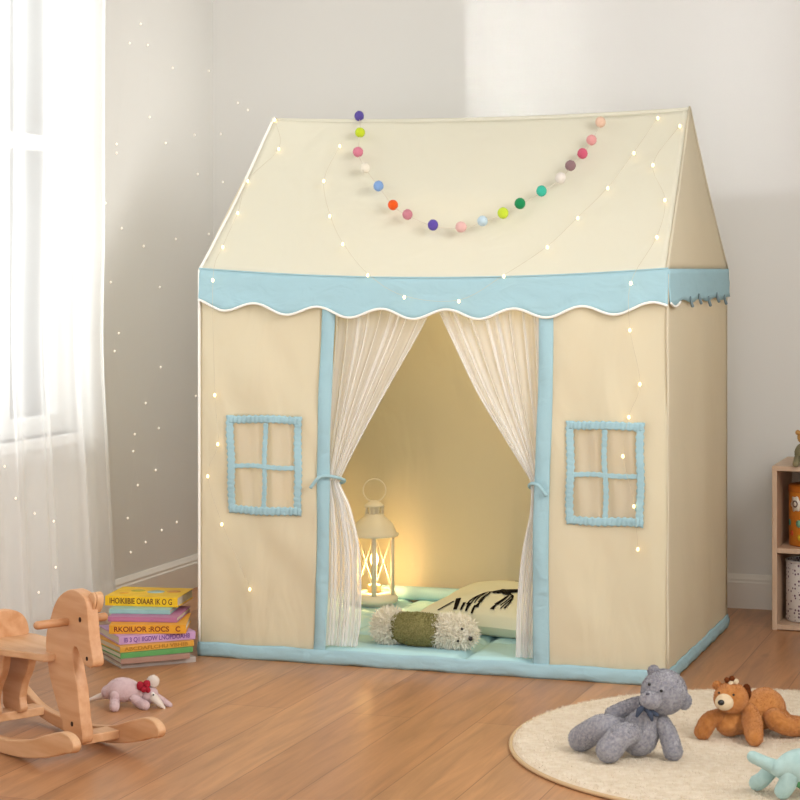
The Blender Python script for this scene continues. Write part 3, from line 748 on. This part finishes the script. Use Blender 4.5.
# ------------------------------------------------------------------ rocking horse
th = R(-30.5); HO = Vector((.1044, -.973, 0))
hs = empty('rocking_horse', HO, 'beech wood rocking horse with handle dowel standing on the floor at the left', 'rocking horse', rz=th)
def sm(pts, n=5, closed=True):
    m_ = len(pts); out = []
    for k in range(m_):
        a, b, c, d = [Vector(pts[(k + j - 1) % m_]).to_3d() for j in range(4)]
        for i in range(n):
            t = i / n; v = .5 * ((2 * b) + (c - a) * t + (2 * a - 5 * b + 4 * c - d) * t * t + (3 * b - a - 3 * c + d) * t ** 3); out.append((v.x, v.y))
    return out
rk = []
RS = -.014
up = [(-.285, .074), (-.262, .080), (-.225, .066), (-.16, .040), (-.08, .031), (0, .030), (.07, .036), (.13, .048), (.19, .068), (.235, .080), (.262, .079), (.280, .070)]
dn = [(.284, .058), (.274, .047), (.25, .042), (.20, .026), (.12, .010), (.04, .002), (-.04, .002), (-.12, .010), (-.20, .026), (-.26, .044), (-.285, .056)]
for s in (-1, 1):
    prism('rocker', [(a + RS, b) for a, b in sm(up + dn, 3)], s * .095 - .0095, s * .095 + .0095, M_beech2, hs, .003)
head = [(.020, .225), (.026, .243), (.036, .262), (.050, .288), (.072, .310), (.108, .326), (.140, .325), (.163, .314), (.172, .292), (.176, .262), (.181, .235), (.190, .208), (.193, .192), (.184, .184),
        (.166, .185), (.155, .192), (.142, .206), (.133, .216), (.124, .215), (.118, .203), (.120, .185), (.126, .165), (.136, .140), (.141, .115), (.146, .085), (.152, .060), (.154, .040), (.146, .030),
        (.118, .027), (.092, .034), (.082, .055), (.066, .085), (.050, .112), (.034, .142), (.024, .175), (.018, .200)]
prism('head_and_leg', sm(head, 3), -.013, .013, M_beech, hs, .0025)
for s in (-1, 1):
    vf = []
    for x, z, r_ in ((.147, .272, .0042), (.172, .200, .0034), (.118, .065, .004)):
        V, Fc = lathe_vf([(0, .0), (r_, .0), (r_, .0012), (0, .0012)], 14); V = [(x + a, s * .0128 + s * c_, z + b_ * 1.2) for a, b_, c_ in V]; vf.append((V, Fc))
    mesh('peg_hole', *join_vf(*vf), M_dark, hs)
prism('ear', sm([(.150, .302), (.156, .320), (.168, .326), (.178, .318), (.176, .300), (.163, .284)], 4), .006, .022, M_beech2, hs, .002)
prism('ear', sm([(.150, .302), (.156, .320), (.168, .326), (.178, .318), (.176, .300), (.163, .284)], 4), -.0, .005, M_beech2, hs, .001)
mesh('handle', *limb_vf([(.098, -.078, .262), (.098, 0, .262), (.098, .072, .262)], [.0085, .0085, .0085], 16, 4), mat('dowel_wood', 'C08C62', .45, .4), hs)
# seat: waisted board
so = [(-.185, -.066), (-.13, -.074), (-.06, -.066), (0, -.046), (.035, -.040), (.052, -.028), (.056, 0), (.052, .028), (.035, .040), (0, .046), (-.06, .066), (-.13, .074), (-.185, .066), (-.197, 0)]
prism('seat', sm(so, 4), .178, .193, M_beech2, hs, .003, axis='z')
prism('back_rest', sm([(-.056, .190), (-.060, .212), (-.048, .234), (-.026, .246), (0, .250), (.026, .246), (.048, .234), (.060, .212), (.056, .190), (0, .188)], 4), -.186, -.171, M_beech, hs, .003, axis='x')
rl = [(-.172, .180), (-.078, .180), (-.074, .160), (-.084, .130), (-.104, .100), (-.114, .070), (-.112, .040), (-.176, .040), (-.184, .070), (-.186, .100), (-.180, .130)]
for s in (-1, 1):
    prism('rear_leg', [(a - .028, b) for a, b in sm(rl, 3)], s * .030 - .009, s * .030 + .009, M_beech, hs, .0025)
for x in (.112, -.172):
    box('crossbar', x - .022, x + .022, -.0855, .0855, .024, .042, M_beech2, hs, .002)

# ------------------------------------------------------------------ stack of books
M_page = mat('book_pages', 'D9D0BD', .9, bump=.6, bscale=500, bstretch=(1, 1, 12))
BK = [  # name colours bottom up: left px, right px, thickness, depth, cover, spine text, text colour, label
 ((121, 668.7), (196, 662), .013, .19, 'B9AFA8', None, None, 'grey thin picture book at the very bottom of the stack'),
 ((121, 664.5), (190, 658.5), .013, .185, 'A98474', None, None, 'dusty brown picture book second from the bottom of the stack'),
 ((120.5, 659), (193, 652), .013, .185, '5FA05A', None, None, 'green picture book low in the stack'),
 ((120, 653), (194, 646), .014, .185, 'DDA23C', 'ABCDAFLCHU VBHIB', 'A8742A', 'thin yellow ochre book between the green and the lilac books'),
 ((119, 645), (195.5, 639), .019, .18, 'C9A0CC', 'IB 3 Q1 IIGDW LNOPDOAH8', '6F4B90', 'lilac book with purple spine lettering in the middle of the stack'),
 ((109, 634), (186, 633.6), .021, .17, 'E9A62C', 'RKOIUOR :ROCS   C', '7A2A1C', 'thick orange book with dark red spine lettering'),
 ((108, 621.5), (177, 622.6), .012, .17, 'B9789F', None, None, 'thin mauve pink book under the teal book'),
 ((109, 613.5), (170, 614.5), .011, .165, '9CC8C0', None, None, 'thin mint teal book just under the top yellow book'),
 ((105, 605.5), (177.5, 607.5), .024, .150, 'F6C624', 'IHOIKIIBIE OIAAR IK O G', '6B3A20', 'bright yellow thick book lying on top of the book stack')]
def textobj(name, body, size, m, parent, loc, rot, ext=.0002, wfit=None):
    c = bpy.data.curves.new(name, 'FONT'); c.body = body; c.size = size; c.extrude = ext; c.align_y = 'CENTER'; c.offset = .0003
    o = bpy.data.objects.new(name, c); COL.objects.link(o); o.parent = parent; o.location = loc; o.rotation_euler = rot; c.materials.append(m)
    if wfit:
        bpy.context.view_layer.update(); w_ = o.dimensions.x
        if w_ > 0: o.scale = (wfit / w_, 1, 1)
    bpy.context.view_layer.update()
    me = bpy.data.meshes.new_from_object(o.evaluated_get(bpy.context.evaluated_depsgraph_get()))
    q = bpy.data.objects.new(name, me); COL.objects.link(q); q.parent = parent; q.location = loc; q.rotation_euler = rot; q.scale = o.scale
    bpy.data.objects.remove(o); q.name = name
    return q
z = 0.0
for i, (Lp, Rp, t, dp, cov, txt, tcol, lb) in enumerate(BK):
    a = flo(*Lp, z); b = flo(*Rp, z)
    ctr_line = (a + b) / 2
    # keep every book resting squarely on the one below
    d = (b - a); d.z = 0; L = d.length; yaw = math.atan2(d.y, d.x)
    if L > .215: b = a + d * (.215 / L); L = .215
    bk = empty('picture_book', (a.x, a.y, z), lb + ' by the tent' , 'book', rz=yaw, group='stacked picture books')
    m_ = mat('cover_' + cov, cov, .42, .4, var=.12, vscale=30)
    c = .0018
    V, Fc = join_vf(box_vf(0, L, 0, dp, 0, c), box_vf(0, L, 0, dp, t - c, t), box_vf(0, L, 0, c, c, t - c))
    bevel(mesh('cover', V, Fc, m_, bk, smooth=False), .0006)
    mesh('pages', *box_vf(.003, L - .003, c, dp - .003, c, t - c), M_page, bk, smooth=False)
    if txt: textobj('spine_lettering', txt, t * .82, mat('ink_' + tcol, tcol, .7), bk, (L * .06, -.0003, t * .5), (PI / 2, 0, 0), wfit=L * .86)
    if i == 8:
        for (x, y, r_, cc) in ((.06, .09, .018, 'C8B84A'), (.11, .08, .022, 'A9C2BC'), (.155, .09, .018, 'E0A052'), (.035, .05, .012, 'E6A93A')):
            mesh('cover_picture', *lathe_vf([(0, t + .0001), (r_, t + .0001), (r_, t + .0005), (0, t + .0006)], 18, (x * L / .19, y, 0)), mat('print_' + cc, cc, .5), bk)
    z += t + .0004

# ------------------------------------------------------------------ shelf unit with tins at the right
sp = flo(772, 630); sx, sy, sh = sp.x, sp.y, .433
SD = .285; SWd = .62; T = .013
shf = empty('toy_shelf', (sx + SWd / 2, sy + SD / 2, 0), 'pale wood open shelf unit standing against the back wall at the right', 'shelf')
def sb(name, *a, m=M_shelf): return bevel(mesh(name, *box_vf(*a), m, shf, smooth=False, world=True), .0012)
sb('side_panel', sx, sx + T, sy, sy + SD, 0, sh - T); sb('side_panel', sx + SWd - T, sx + SWd, sy, sy + SD, 0, sh - T)
sb('top_board', sx, sx + SWd, sy, sy + SD, sh - T, sh); sb('bottom_board', sx + T, sx + SWd - T, sy, sy + SD, .002, .002 + T)
mz = .216
sb('shelf_board', sx + T, sx + SWd - T, sy + .002, sy + SD - .006, mz - T, mz)
sb('divider', sx + .30, sx + .30 + T, sy + .002, sy + SD - .006, mz, sh - T); sb('divider', sx + .30, sx + .30 + T, sy + .002, sy + SD - .006, .015, mz - T)
sb('back_panel', sx + T, sx + SWd - T, sy + SD - .005, sy + SD, .015, sh - T, m=mat('shelf_back', 'C9B7A2', .7))
# orange tin
tx = at(788, 540, (0, sy + .05, 0), (0, 1, 0)).x
ot = empty('orange_tin', (tx + .066, sy + .10, mz), 'orange patterned tin with a white eyed flower standing on the upper shelf', 'tin')
M_or = mat('orange_print', 'D98A2C', .4, .4, c2='C4701F', vscale=14)
mesh('tin_body', *lathe_vf([(0, .001), (.068, .001), (.07, .004), (.07, .152), (.068, .155)], 40), M_or, ot)
mesh('lid', *lathe_vf([(.0715, .144), (.0715, .158), (.068, .162), (.03, .163), (0, .163)], 40), mat('amber_lid', 'B8671C', .4, .4), ot)
def on_can(name, px, py, r_, m, root, rad, off, flat=1.0, star=0):
    c = root.location; d = ray(px, py); o2 = Vector((CAM.x - c.x, CAM.y - c.y)); dd = Vector((d.x, d.y))
    A_ = dd.dot(dd); B_ = o2.dot(dd); C_ = o2.dot(o2) - rad * rad; t_ = (-B_ - math.sqrt(max(B_ * B_ - A_ * C_, 0))) / A_
    p = CAM + d * t_; a0 = math.atan2(p.y - c.y, p.x - c.x); V = []; n = 24
    V.append((math.cos(a0) * (rad + off), math.sin(a0) * (rad + off), p.z - c.z))
    for k in range(n):
        q = 2 * PI * k / n; rr_ = r_ * (1 + star * (1 if k % 4 < 2 else -1)); aa = a0 + rr_ * math.cos(q) / rad
        V.append((math.cos(aa) * (rad + off), math.sin(aa) * (rad + off), p.z - c.z + rr_ * math.sin(q) * flat))
    return solidify(mesh(name, V, [(0, k + 1, (k + 1) % n + 1) for k in range(n)], m, root), .0003, 1)
on_can('printed_flower', 795.5, 504, .020, mat('print_white', 'EDE6D8', .5), ot, .07, .0008, star=.10)
on_can('printed_eye', 795.5, 504, .0095, mat('print_brown', '5A3A28', .5), ot, .07, .0016)
on_can('printed_pupil', 795.5, 504, .006, MATS['print_white'], ot, .07, .0022)
for (a, b, r_, c) in ((790, 522, .009, '4F9A8A'), (799, 524, .010, '7FB89A'), (792, 533, .008, 'C9542C'), (800, 538, .008, 'E8C23C'), (790, 488, .006, 'E8B83C'), (803, 487, .008, 'C9542C')):
    on_can('printed_dot', a, b, r_, mat('dot_' + c, c, .5), ot, .07, .0009)
# dotted canister
cx_ = at(785, 600, (0, sy + .05, 0), (0, 1, 0)).x
def dotted():
    m = mat('dotted_paper', 'D8D2CC', .6); nt = m.node_tree; N = nt.nodes; Lk = nt.links
    vo = N.new('ShaderNodeTexVoronoi'); vo.inputs['Scale'].default_value = 105; tc = N.new('ShaderNodeTexCoord'); Lk.new(tc.outputs['Object'], vo.inputs['Vector']); vo.inputs['Randomness'].default_value = .45
    cr = N.new('ShaderNodeMapRange'); cr.inputs[1].default_value = .30; cr.inputs[2].default_value = .36; Lk.new(vo.outputs['Distance'], cr.inputs[0])
    mx = N.new('ShaderNodeMix'); mx.data_type = 'RGBA'; mx.inputs[6].default_value = lin('6A4A5E'); mx.inputs[7].default_value = lin('DAD4CE')
    Lk.new(cr.outputs[0], mx.inputs[0]); Lk.new(mx.outputs[2], N['Principled BSDF'].inputs['Base Color']); return m
dc = empty('dotted_canister', (cx_ + .064, sy + .10, .015), 'white canister with small dark dots standing on the lower shelf', 'canister')
mesh('canister_body', *lathe_vf([(0, .001), (.066, .001), (.068, .004), (.068, .158), (.0655, .160), (.0655, .02), (0, .02)], 40), dotted(), dc)
mesh('rim', *lathe_vf([(.066, .156), (.0695, .157), (.0695, .162), (.066, .163)], 40), mat('rim_white', 'CFC8C0', .5), dc)

# ------------------------------------------------------------------ rug
rc = Vector((1.504, -.537, 0)); rr_ = .538
M_rug = mat('cream_pile', 'E6D9C6', .95, .05, bump=.6, bscale=330, c2='DBCBB4', vscale=60)
rug = empty('round_rug', rc, 'round cream pile rug with a thin tan edge lying on the floor at the right', 'rug')
def rug_vf():
    V = [(0, 0, .012)]; Fc = []; rings, seg = 60, 180
    for j in range(1, rings + 1):
        r_ = rr_ * j / rings
        for i in range(seg):
            a = 2 * PI * i / seg; x, y = r_ * math.cos(a), r_ * math.sin(a); e = max(0, 1 - (rr_ - r_) / .014)
            V.append((x, y, .0125 - .007 * e * e + .0006 * noise.noise(Vector((x * 45, y * 45, 0)))))
    for i in range(seg): Fc.append((0, 1 + i, 1 + (i + 1) % seg))
    for j in range(rings - 1):
        for i in range(seg):
            a = 1 + j * seg + i; b = 1 + j * seg + (i + 1) % seg; Fc.append((a, a + seg, b + seg, b))
    n = len(V); k = 1 + (rings - 1) * seg
    V += [(v[0], v[1], .0005) for v in V[k:k + seg]]
    for i in range(seg): Fc.append((k + i, n + i, n + (i + 1) % seg, k + (i + 1) % seg))
    return V, Fc
V, Fc = rug_vf(); cum = len(Fc)
for _ in range(42000):
    a = rnd.random() * 2 * PI; r_ = rr_ * math.sqrt(rnd.random()) * .992; x, y = r_ * math.cos(a), r_ * math.sin(a)
    if x > .62: continue
    q = rnd.random() * PI; wd = .0011; i = len(V); dx, dy = math.cos(q) * wd, math.sin(q) * wd
    V += [(x - dx, y - dy, .0105), (x + dx, y + dy, .0105), (x + rnd.gauss(0, .0016), y + rnd.gauss(0, .0016), .0148 + rnd.random() * .0012)]; Fc.append((i, i + 1, i + 2))
mesh('pile', V, Fc, M_rug, rug)
mesh('edge_binding', *tube_vf([(rr_ * 1.002 * math.cos(a * PI / 90), rr_ * 1.002 * math.sin(a * PI / 90), .0048) for a in range(180)], .0042, 8, closed=True), mat('tan_binding', 'CDB088', .8), rug, label='tan stitched edge')
RZT = .0150

# ------------------------------------------------------------------ plush toys
class Toy:
    """toy builder: points are found on real ground / depth planes in front of the camera"""
    def __init__(s, name, label, px, py, zg, cat='plush toy'):
        s.g = zg; s.o = flo(px, py, zg); s.root = empty(name, s.o, label, cat, rz=YAW); s.Mi = world_of(s.root).inverted()
    def p(s, px, py, d=0):           # point seen at pixel, d metres behind the base point
        n = Vector((NX, NY, 0)); return s.Mi @ at(px, py, s.o + n * d, n)
    def g_(s, px, py, r_):           # centre of a part of radius r_ whose underside rests on the ground at pixel
        q = flo(px, py, s.g); return s.Mi @ Vector((q.x, q.y, s.g + r_))
    def limb(s, name, P, rad, m, n=2200, length=.0022, **k): return plush(name, limb_vf(P, rad), m, s.root, n, length, **k)
    def ell(s, name, c, sc, m, n=1500, length=.0022, rot=None, **k): return plush(name, ell_vf(c, sc, rot), m, s.root, n, length, **k)
    def bead(s, name, px, py, c, r_, s_, m, out=0):
        q = facing(s.root, px, py, c, r_); c = Vector(c); q = q + (q - c).normalized() * out
        return mesh(name, *ell_vf(q, s_ if isinstance(s_, tuple) else (s_,) * 3, seg=14, rings=10), m, s.root)
# ---- grey bear
M_gb = mat('grey_plush', 'A9A6AA', .95, .05, sheen=.25, c2='888790', vscale=190, bump=.6, bscale=500)
t = Toy('grey_teddy_bear', 'grey plush teddy bear with a dark bow sitting back on the round rug', 636, 757, RZT)
G = dict(n=5000, length=.0026, amp=.001, nscale=90)
bc = t.p(640, 738, .012); bc.z = .034
t.limb('body', [bc + Vector((-.002, .002, .002)), bc + Vector((.004, .004, .020)), t.p(648, 713, .012)], [.036, .036, .025], M_gb, n=7000, length=.0026)
hc = t.p(664, 692, .008); hr = .043
t.ell('head', hc, (.044, .042, .043), M_gb, n=9000, length=.0026)
t.ell('muzzle', t.p(651, 700, -.026), (.0225, .021, .0175), M_gb, n=2500, length=.002)
t.ell('ear', t.p(653.5, 671.5, .010), (.0115, .007, .012), M_gb, n=1500)
t.ell('ear', t.p(684, 701, .000), (.0145, .009, .0165), M_gb, n=2000)
t.bead('eye', 650, 684.6, hc, hr, .0030, M_black, .0022); t.bead('eye', 661.5, 691, hc, hr, .0030, M_black, .0024)
t.bead('nose', 648, 694.5, t.p(651, 698.5, -.022), .019, (.0042, .003, .0034), mat('dark_grey_thread', '5A5860', .8), .001)
A1 = t.g_(603, 762, .026)
t.limb('leg', [t.p(632, 733, -.012), t.p(620, 737, -.03), t.g_(609, 762, .0235)], [.021, .0245, .0245], M_gb, **G)
t.limb('leg', [t.p(622, 727, .025), t.p(602, 727, .02), t.g_(581, 750, .022)], [.020, .024, .0245], M_gb, **G)
t.limb('arm', [t.p(662, 722, .004), t.p(668, 734, -.004), t.g_(673, 759, .0155)], [.015, .017, .018], M_gb, **G)
t.limb('arm', [t.p(638, 704, .022), t.p(626, 708, .03), t.p(612, 714, .03)], [.014, .014, .0135], M_gb, **G)
M_bow = mat('navy_ribbon', '454E60', .8, .2)
for k in range(4):
    a = t.p(640 + k * 1.5, 700 + k * 1.0, -.022 + k * .002); b = t.p(655 + k * .5, 716 - k * 2.4, -.024); c = (a + b) / 2 + Vector((-.004 + k * .002, -.006, -.004))
t.limb('neck_bow', [t.p(641, 703, -.014), t.p(647, 709, -.026), t.p(657, 715, -.024)], [.004, .0062, .004], M_bow, n=200, length=.001, label='dark blue grey ribbon at the neck')
t.limb('bow_loop', [t.p(646, 706, -.028), t.p(640, 710, -.032), t.p(637, 716, -.030)], [.003, .0055, .003], M_bow, n=100, length=.001)
t.limb('bow_loop', [t.p(646, 708, -.028), t.p(650, 714, -.034), t.p(652, 720, -.032)], [.003, .0055, .003], M_bow, n=100, length=.001)
# ---- brown bear lying down
M_bb = mat('brown_plush', 'CC8C4E', .95, .05, sheen=.2, c2='BC7A3E', vscale=110, bump=.6, bscale=500)
M_bb2 = mat('dark_brown_plush', '6E3A1E', .95, .05); M_mz = mat('cream_plush', 'E6D3B4', .95, .05)
t = Toy('brown_teddy_bear', 'golden brown plush bear with a cream muzzle lying on its belly on the rug', 735, 736, RZT)
G = dict(n=5000, length=.0024, amp=.0012, nscale=90)
c0 = t.g_(728, 737, .026); c2_ = t.g_(768, 731, .034)
t.limb('body', [c0 + Vector((.002, .01, 0)), (c0 + c2_) / 2 + Vector((0, .012, .006)), c2_ + Vector((-.004, .012, .010))], [.026, .034, .041], M_bb, n=9000, length=.0024, amp=.002, nscale=60)
hc = t.p(731, 698, -.012); hr = .033
t.ell('head', hc, (.0345, .033, .031), M_bb, n=6000)
mc = t.p(724.5, 702, -.040)
t.ell('muzzle', mc, (.0180, .0165, .0155), M_mz, n=2500, length=.0015, label='cream muzzle')
t.bead('nose', 721.3, 702.5, mc, .0165, (.0068, .005, .0055), M_black, .001)
t.bead('eye', 719.5, 693, hc, hr, .0022, M_black, .0015); t.bead('eye', 733.5, 695, hc, hr, .0024, M_black, .0015)
t.ell('ear', t.p(717, 685.5, -.005), (.009, .006, .009), M_bb, n=900); e = t.ell('ear', t.p(746.5, 692.5, -.004), (.0085, .009, .0165), M_bb2, n=1500, label='dark brown ear')
for q in ((727, 680), (732, 678.5), (736, 681.5), (731, 683)): t.ell('forehead_tuft', t.p(*q, -.018), (.0055, .005, .0055), M_bb2 if q[0] in (727, 732) else M_mz, n=200, length=.0015)
t.limb('arm', [t.p(718, 717, -.005), t.p(709, 721, -.012), t.g_(703, 738, .013)], [.015, .0165, .0165], M_bb, **G)
t.limb('arm', [t.p(750, 712, -.012), t.p(752, 722, -.03), t.g_(754.5, 745, .0145)], [.017, .020, .0165], M_bb, **G)
pw_ = t.ell('paw_pad', t.p(757, 734, -.056), (.0075, .005, .012), mat('spotted_pad', 'E8DCD0', .9, c2='5A3226', vscale=240), n=0, label='spotted fabric paw pad')
t.limb('leg', [t.p(775, 719, -.004), t.p(788, 726, -.01), t.g_(806, 735, .0165)], [.022, .019, .0165], M_bb, **G)
t.limb('leg', [t.p(776, 712, .045), t.p(786, 722, .06), t.p(798, 724, .07)], [.018, .017, .0155], M_bb, **G)
# ---- mint dinosaur
M_tq = mat('mint_plush', 'B4D0CC', .9, .05, sheen=.2, c2='A8C6C3', vscale=60, bump=.4, bscale=600)
M_gn = mat('green_plush', '5F9A6A', .9, .05)
t = Toy('mint_dinosaur_plush', 'mint green plush dinosaur standing at the right edge of the rug near the camera', 786, 797, RZT)
G = dict(n=1500, length=.0012, amp=.0004)
t.limb('body', [t.p(779, 768, -.005), t.p(796, 766, .0), t.p(818, 770, .01), t.p(838, 776, .02)], [.016, .030, .036, .026], M_tq, n=3000, length=.0012, amp=.001, nscale=40)
t.limb('tail', [t.p(782, 770, .0), t.p(768, 764, .0), t.p(753, 757, .0)], [.016, .012, .0105], M_tq, **G)
t.limb('leg', [t.p(769, 772, .035), t.p(763, 779, .035), t.g_(757, 790, .013)], [.014, .014, .014], M_tq, **G)
t.limb('leg', [t.p(790, 775, -.008), t.p(787, 784, -.010), t.g_(783, 798, .013)], [.018, .016, .015], M_tq, **G)
t.limb('leg', [t.p(832, 778, -.008), t.p(831, 788, -.010), t.g_(830, 801, .013)], [.018, .016, .015], M_tq, **G)
t.limb('leg', [t.p(835, 775, .045), t.p(836, 782, .045), t.g_(837, 790, .013)], [.016, .015, .014], M_tq, **G)
t.limb('belly', [t.p(800, 781, -.006), t.p(815, 786, .0), t.p(828, 784, .0)], [.012, .017, .012], M_gn, n=1000, length=.001, label='green belly patch')
t.limb('neck_and_head', [t.p(836, 772, .02), t.p(850, 755, .02), t.p(857, 735, .02), t.p(868, 728, .015)], [.020, .016, .015, .017], M_tq, n=2000, length=.0012)
for d in (-.001,): t.bead('eye', 866, 727, t.p(866, 729, .015), .017, .0025, M_black, .001)
# ---- pink anteater / mouse
M_pk = mat('lilac_pink_plush', 'D6BEBF', .9, .05, sheen=.2, c2='CBB0B3', vscale=80, bump=.4, bscale=600)
M_wt = mat('off_white_plush', 'DDD2C8', .9, .05); M_red = mat('red_cloth', 'A32838', .8, .1, bump=.5, bscale=300)
t = Toy('pink_plush_animal', 'small pink plush animal with a white tail and red bow lying on the bare floor', 122, 706, .0005)
G = dict(n=1200, length=.0012, amp=.0004)
t.limb('body', [t.p(108, 692, .004), t.p(117, 690, .002), t.p(127, 690, .002), t.p(138, 692, .0)], [.015, .0255, .026, .018], M_pk, n=3000, length=.0013)
t.limb('tail', [t.p(106, 695, .01), t.p(98, 697, .01), t.p(87, 700.5, .01)], [.009, .0065, .0025], M_wt, n=500, length=.001, label='off white tail')
t.limb('leg', [t.p(115, 695, -.02), t.p(114.5, 702, -.024), t.g_(114.5, 711.5, .009)], [.010, .0105, .0105], M_pk, **G)
t.limb('leg', [t.p(134, 698, -.014), t.p(140, 703, -.022), t.g_(145, 709.5, .009)], [.010, .0105, .0105], M_pk, **G)
hc = t.p(150, 695, -.002)
t.ell('head', hc, (.018, .017, .019), M_pk, n=1500, length=.0013)
t.limb('snout', [t.p(154, 698, -.016), t.p(159, 703, -.022), t.p(164, 708, -.024)], [.0095, .0075, .0035], M_wt, n=400, length=.001, label='white pointed snout')
t.limb('arm', [t.p(157, 697, .002), t.p(163, 701, .0), t.p(169.5, 705, -.004)], [.008, .0075, .006], M_pk, **G)
t.ell('ear', t.p(153, 681.5, -.004), (.0135, .008, .014), M_wt, n=500, label='off white ear')
t.bead('eye_white', 152.8, 694.5, hc, .019, (.0048, .0030, .0052), mat('eye_white', 'EDE8E2', .4), .0004); t.bead('eye', 153.2, 694.8, hc, .0215, .0020, M_black, .0015)
for (a, b, d, s_) in ((140.5, 686, -.014, (.009, .007, .010)), (147, 684, -.016, (.008, .006, .009)), (144, 689.5, -.020, (.0065, .006, .0065)), (148, 690, -.02, (.006, .005, .007))):
    t.ell('bow', t.p(a, b, d), s_, M_red, n=0, amp=.002, nscale=120, label='red cloth bow')
# ---- little figure on the shelf top
t = Toy('shelf_plush_figure', 'small olive and tan plush figure sitting on top of the shelf', 800, 463.5, sh)
M_ol = mat('olive_plush', '8C8468', .95, .05); M_tn = mat('tan_plush', 'C99A5E', .95, .05)
t.ell('body', t.p(803, 453, 0), (.022, .02, .0255), M_ol, n=2000); hc = t.p(804, 437.5, 0)
t.ell('head', hc, (.017, .016, .0165), M_tn, n=1200); t.ell('ear', t.p(798, 432.5, 0), (.0065, .005, .0065), M_tn, n=200); t.ell('ear', t.p(810, 432.5, 0), (.0065, .005, .0065), M_tn, n=200)
t.bead('eye', 802, 436, hc, .017, .0018, M_black, .001); t.bead('eye', 807, 436, hc, .017, .0018, M_black, .001)
for a in (796, 810): t.limb('leg', [t.p(a + 1, 458, -.008), t.g_(a, 467, .0075)], [.008, .0082], M_ol, n=300, length=.002)
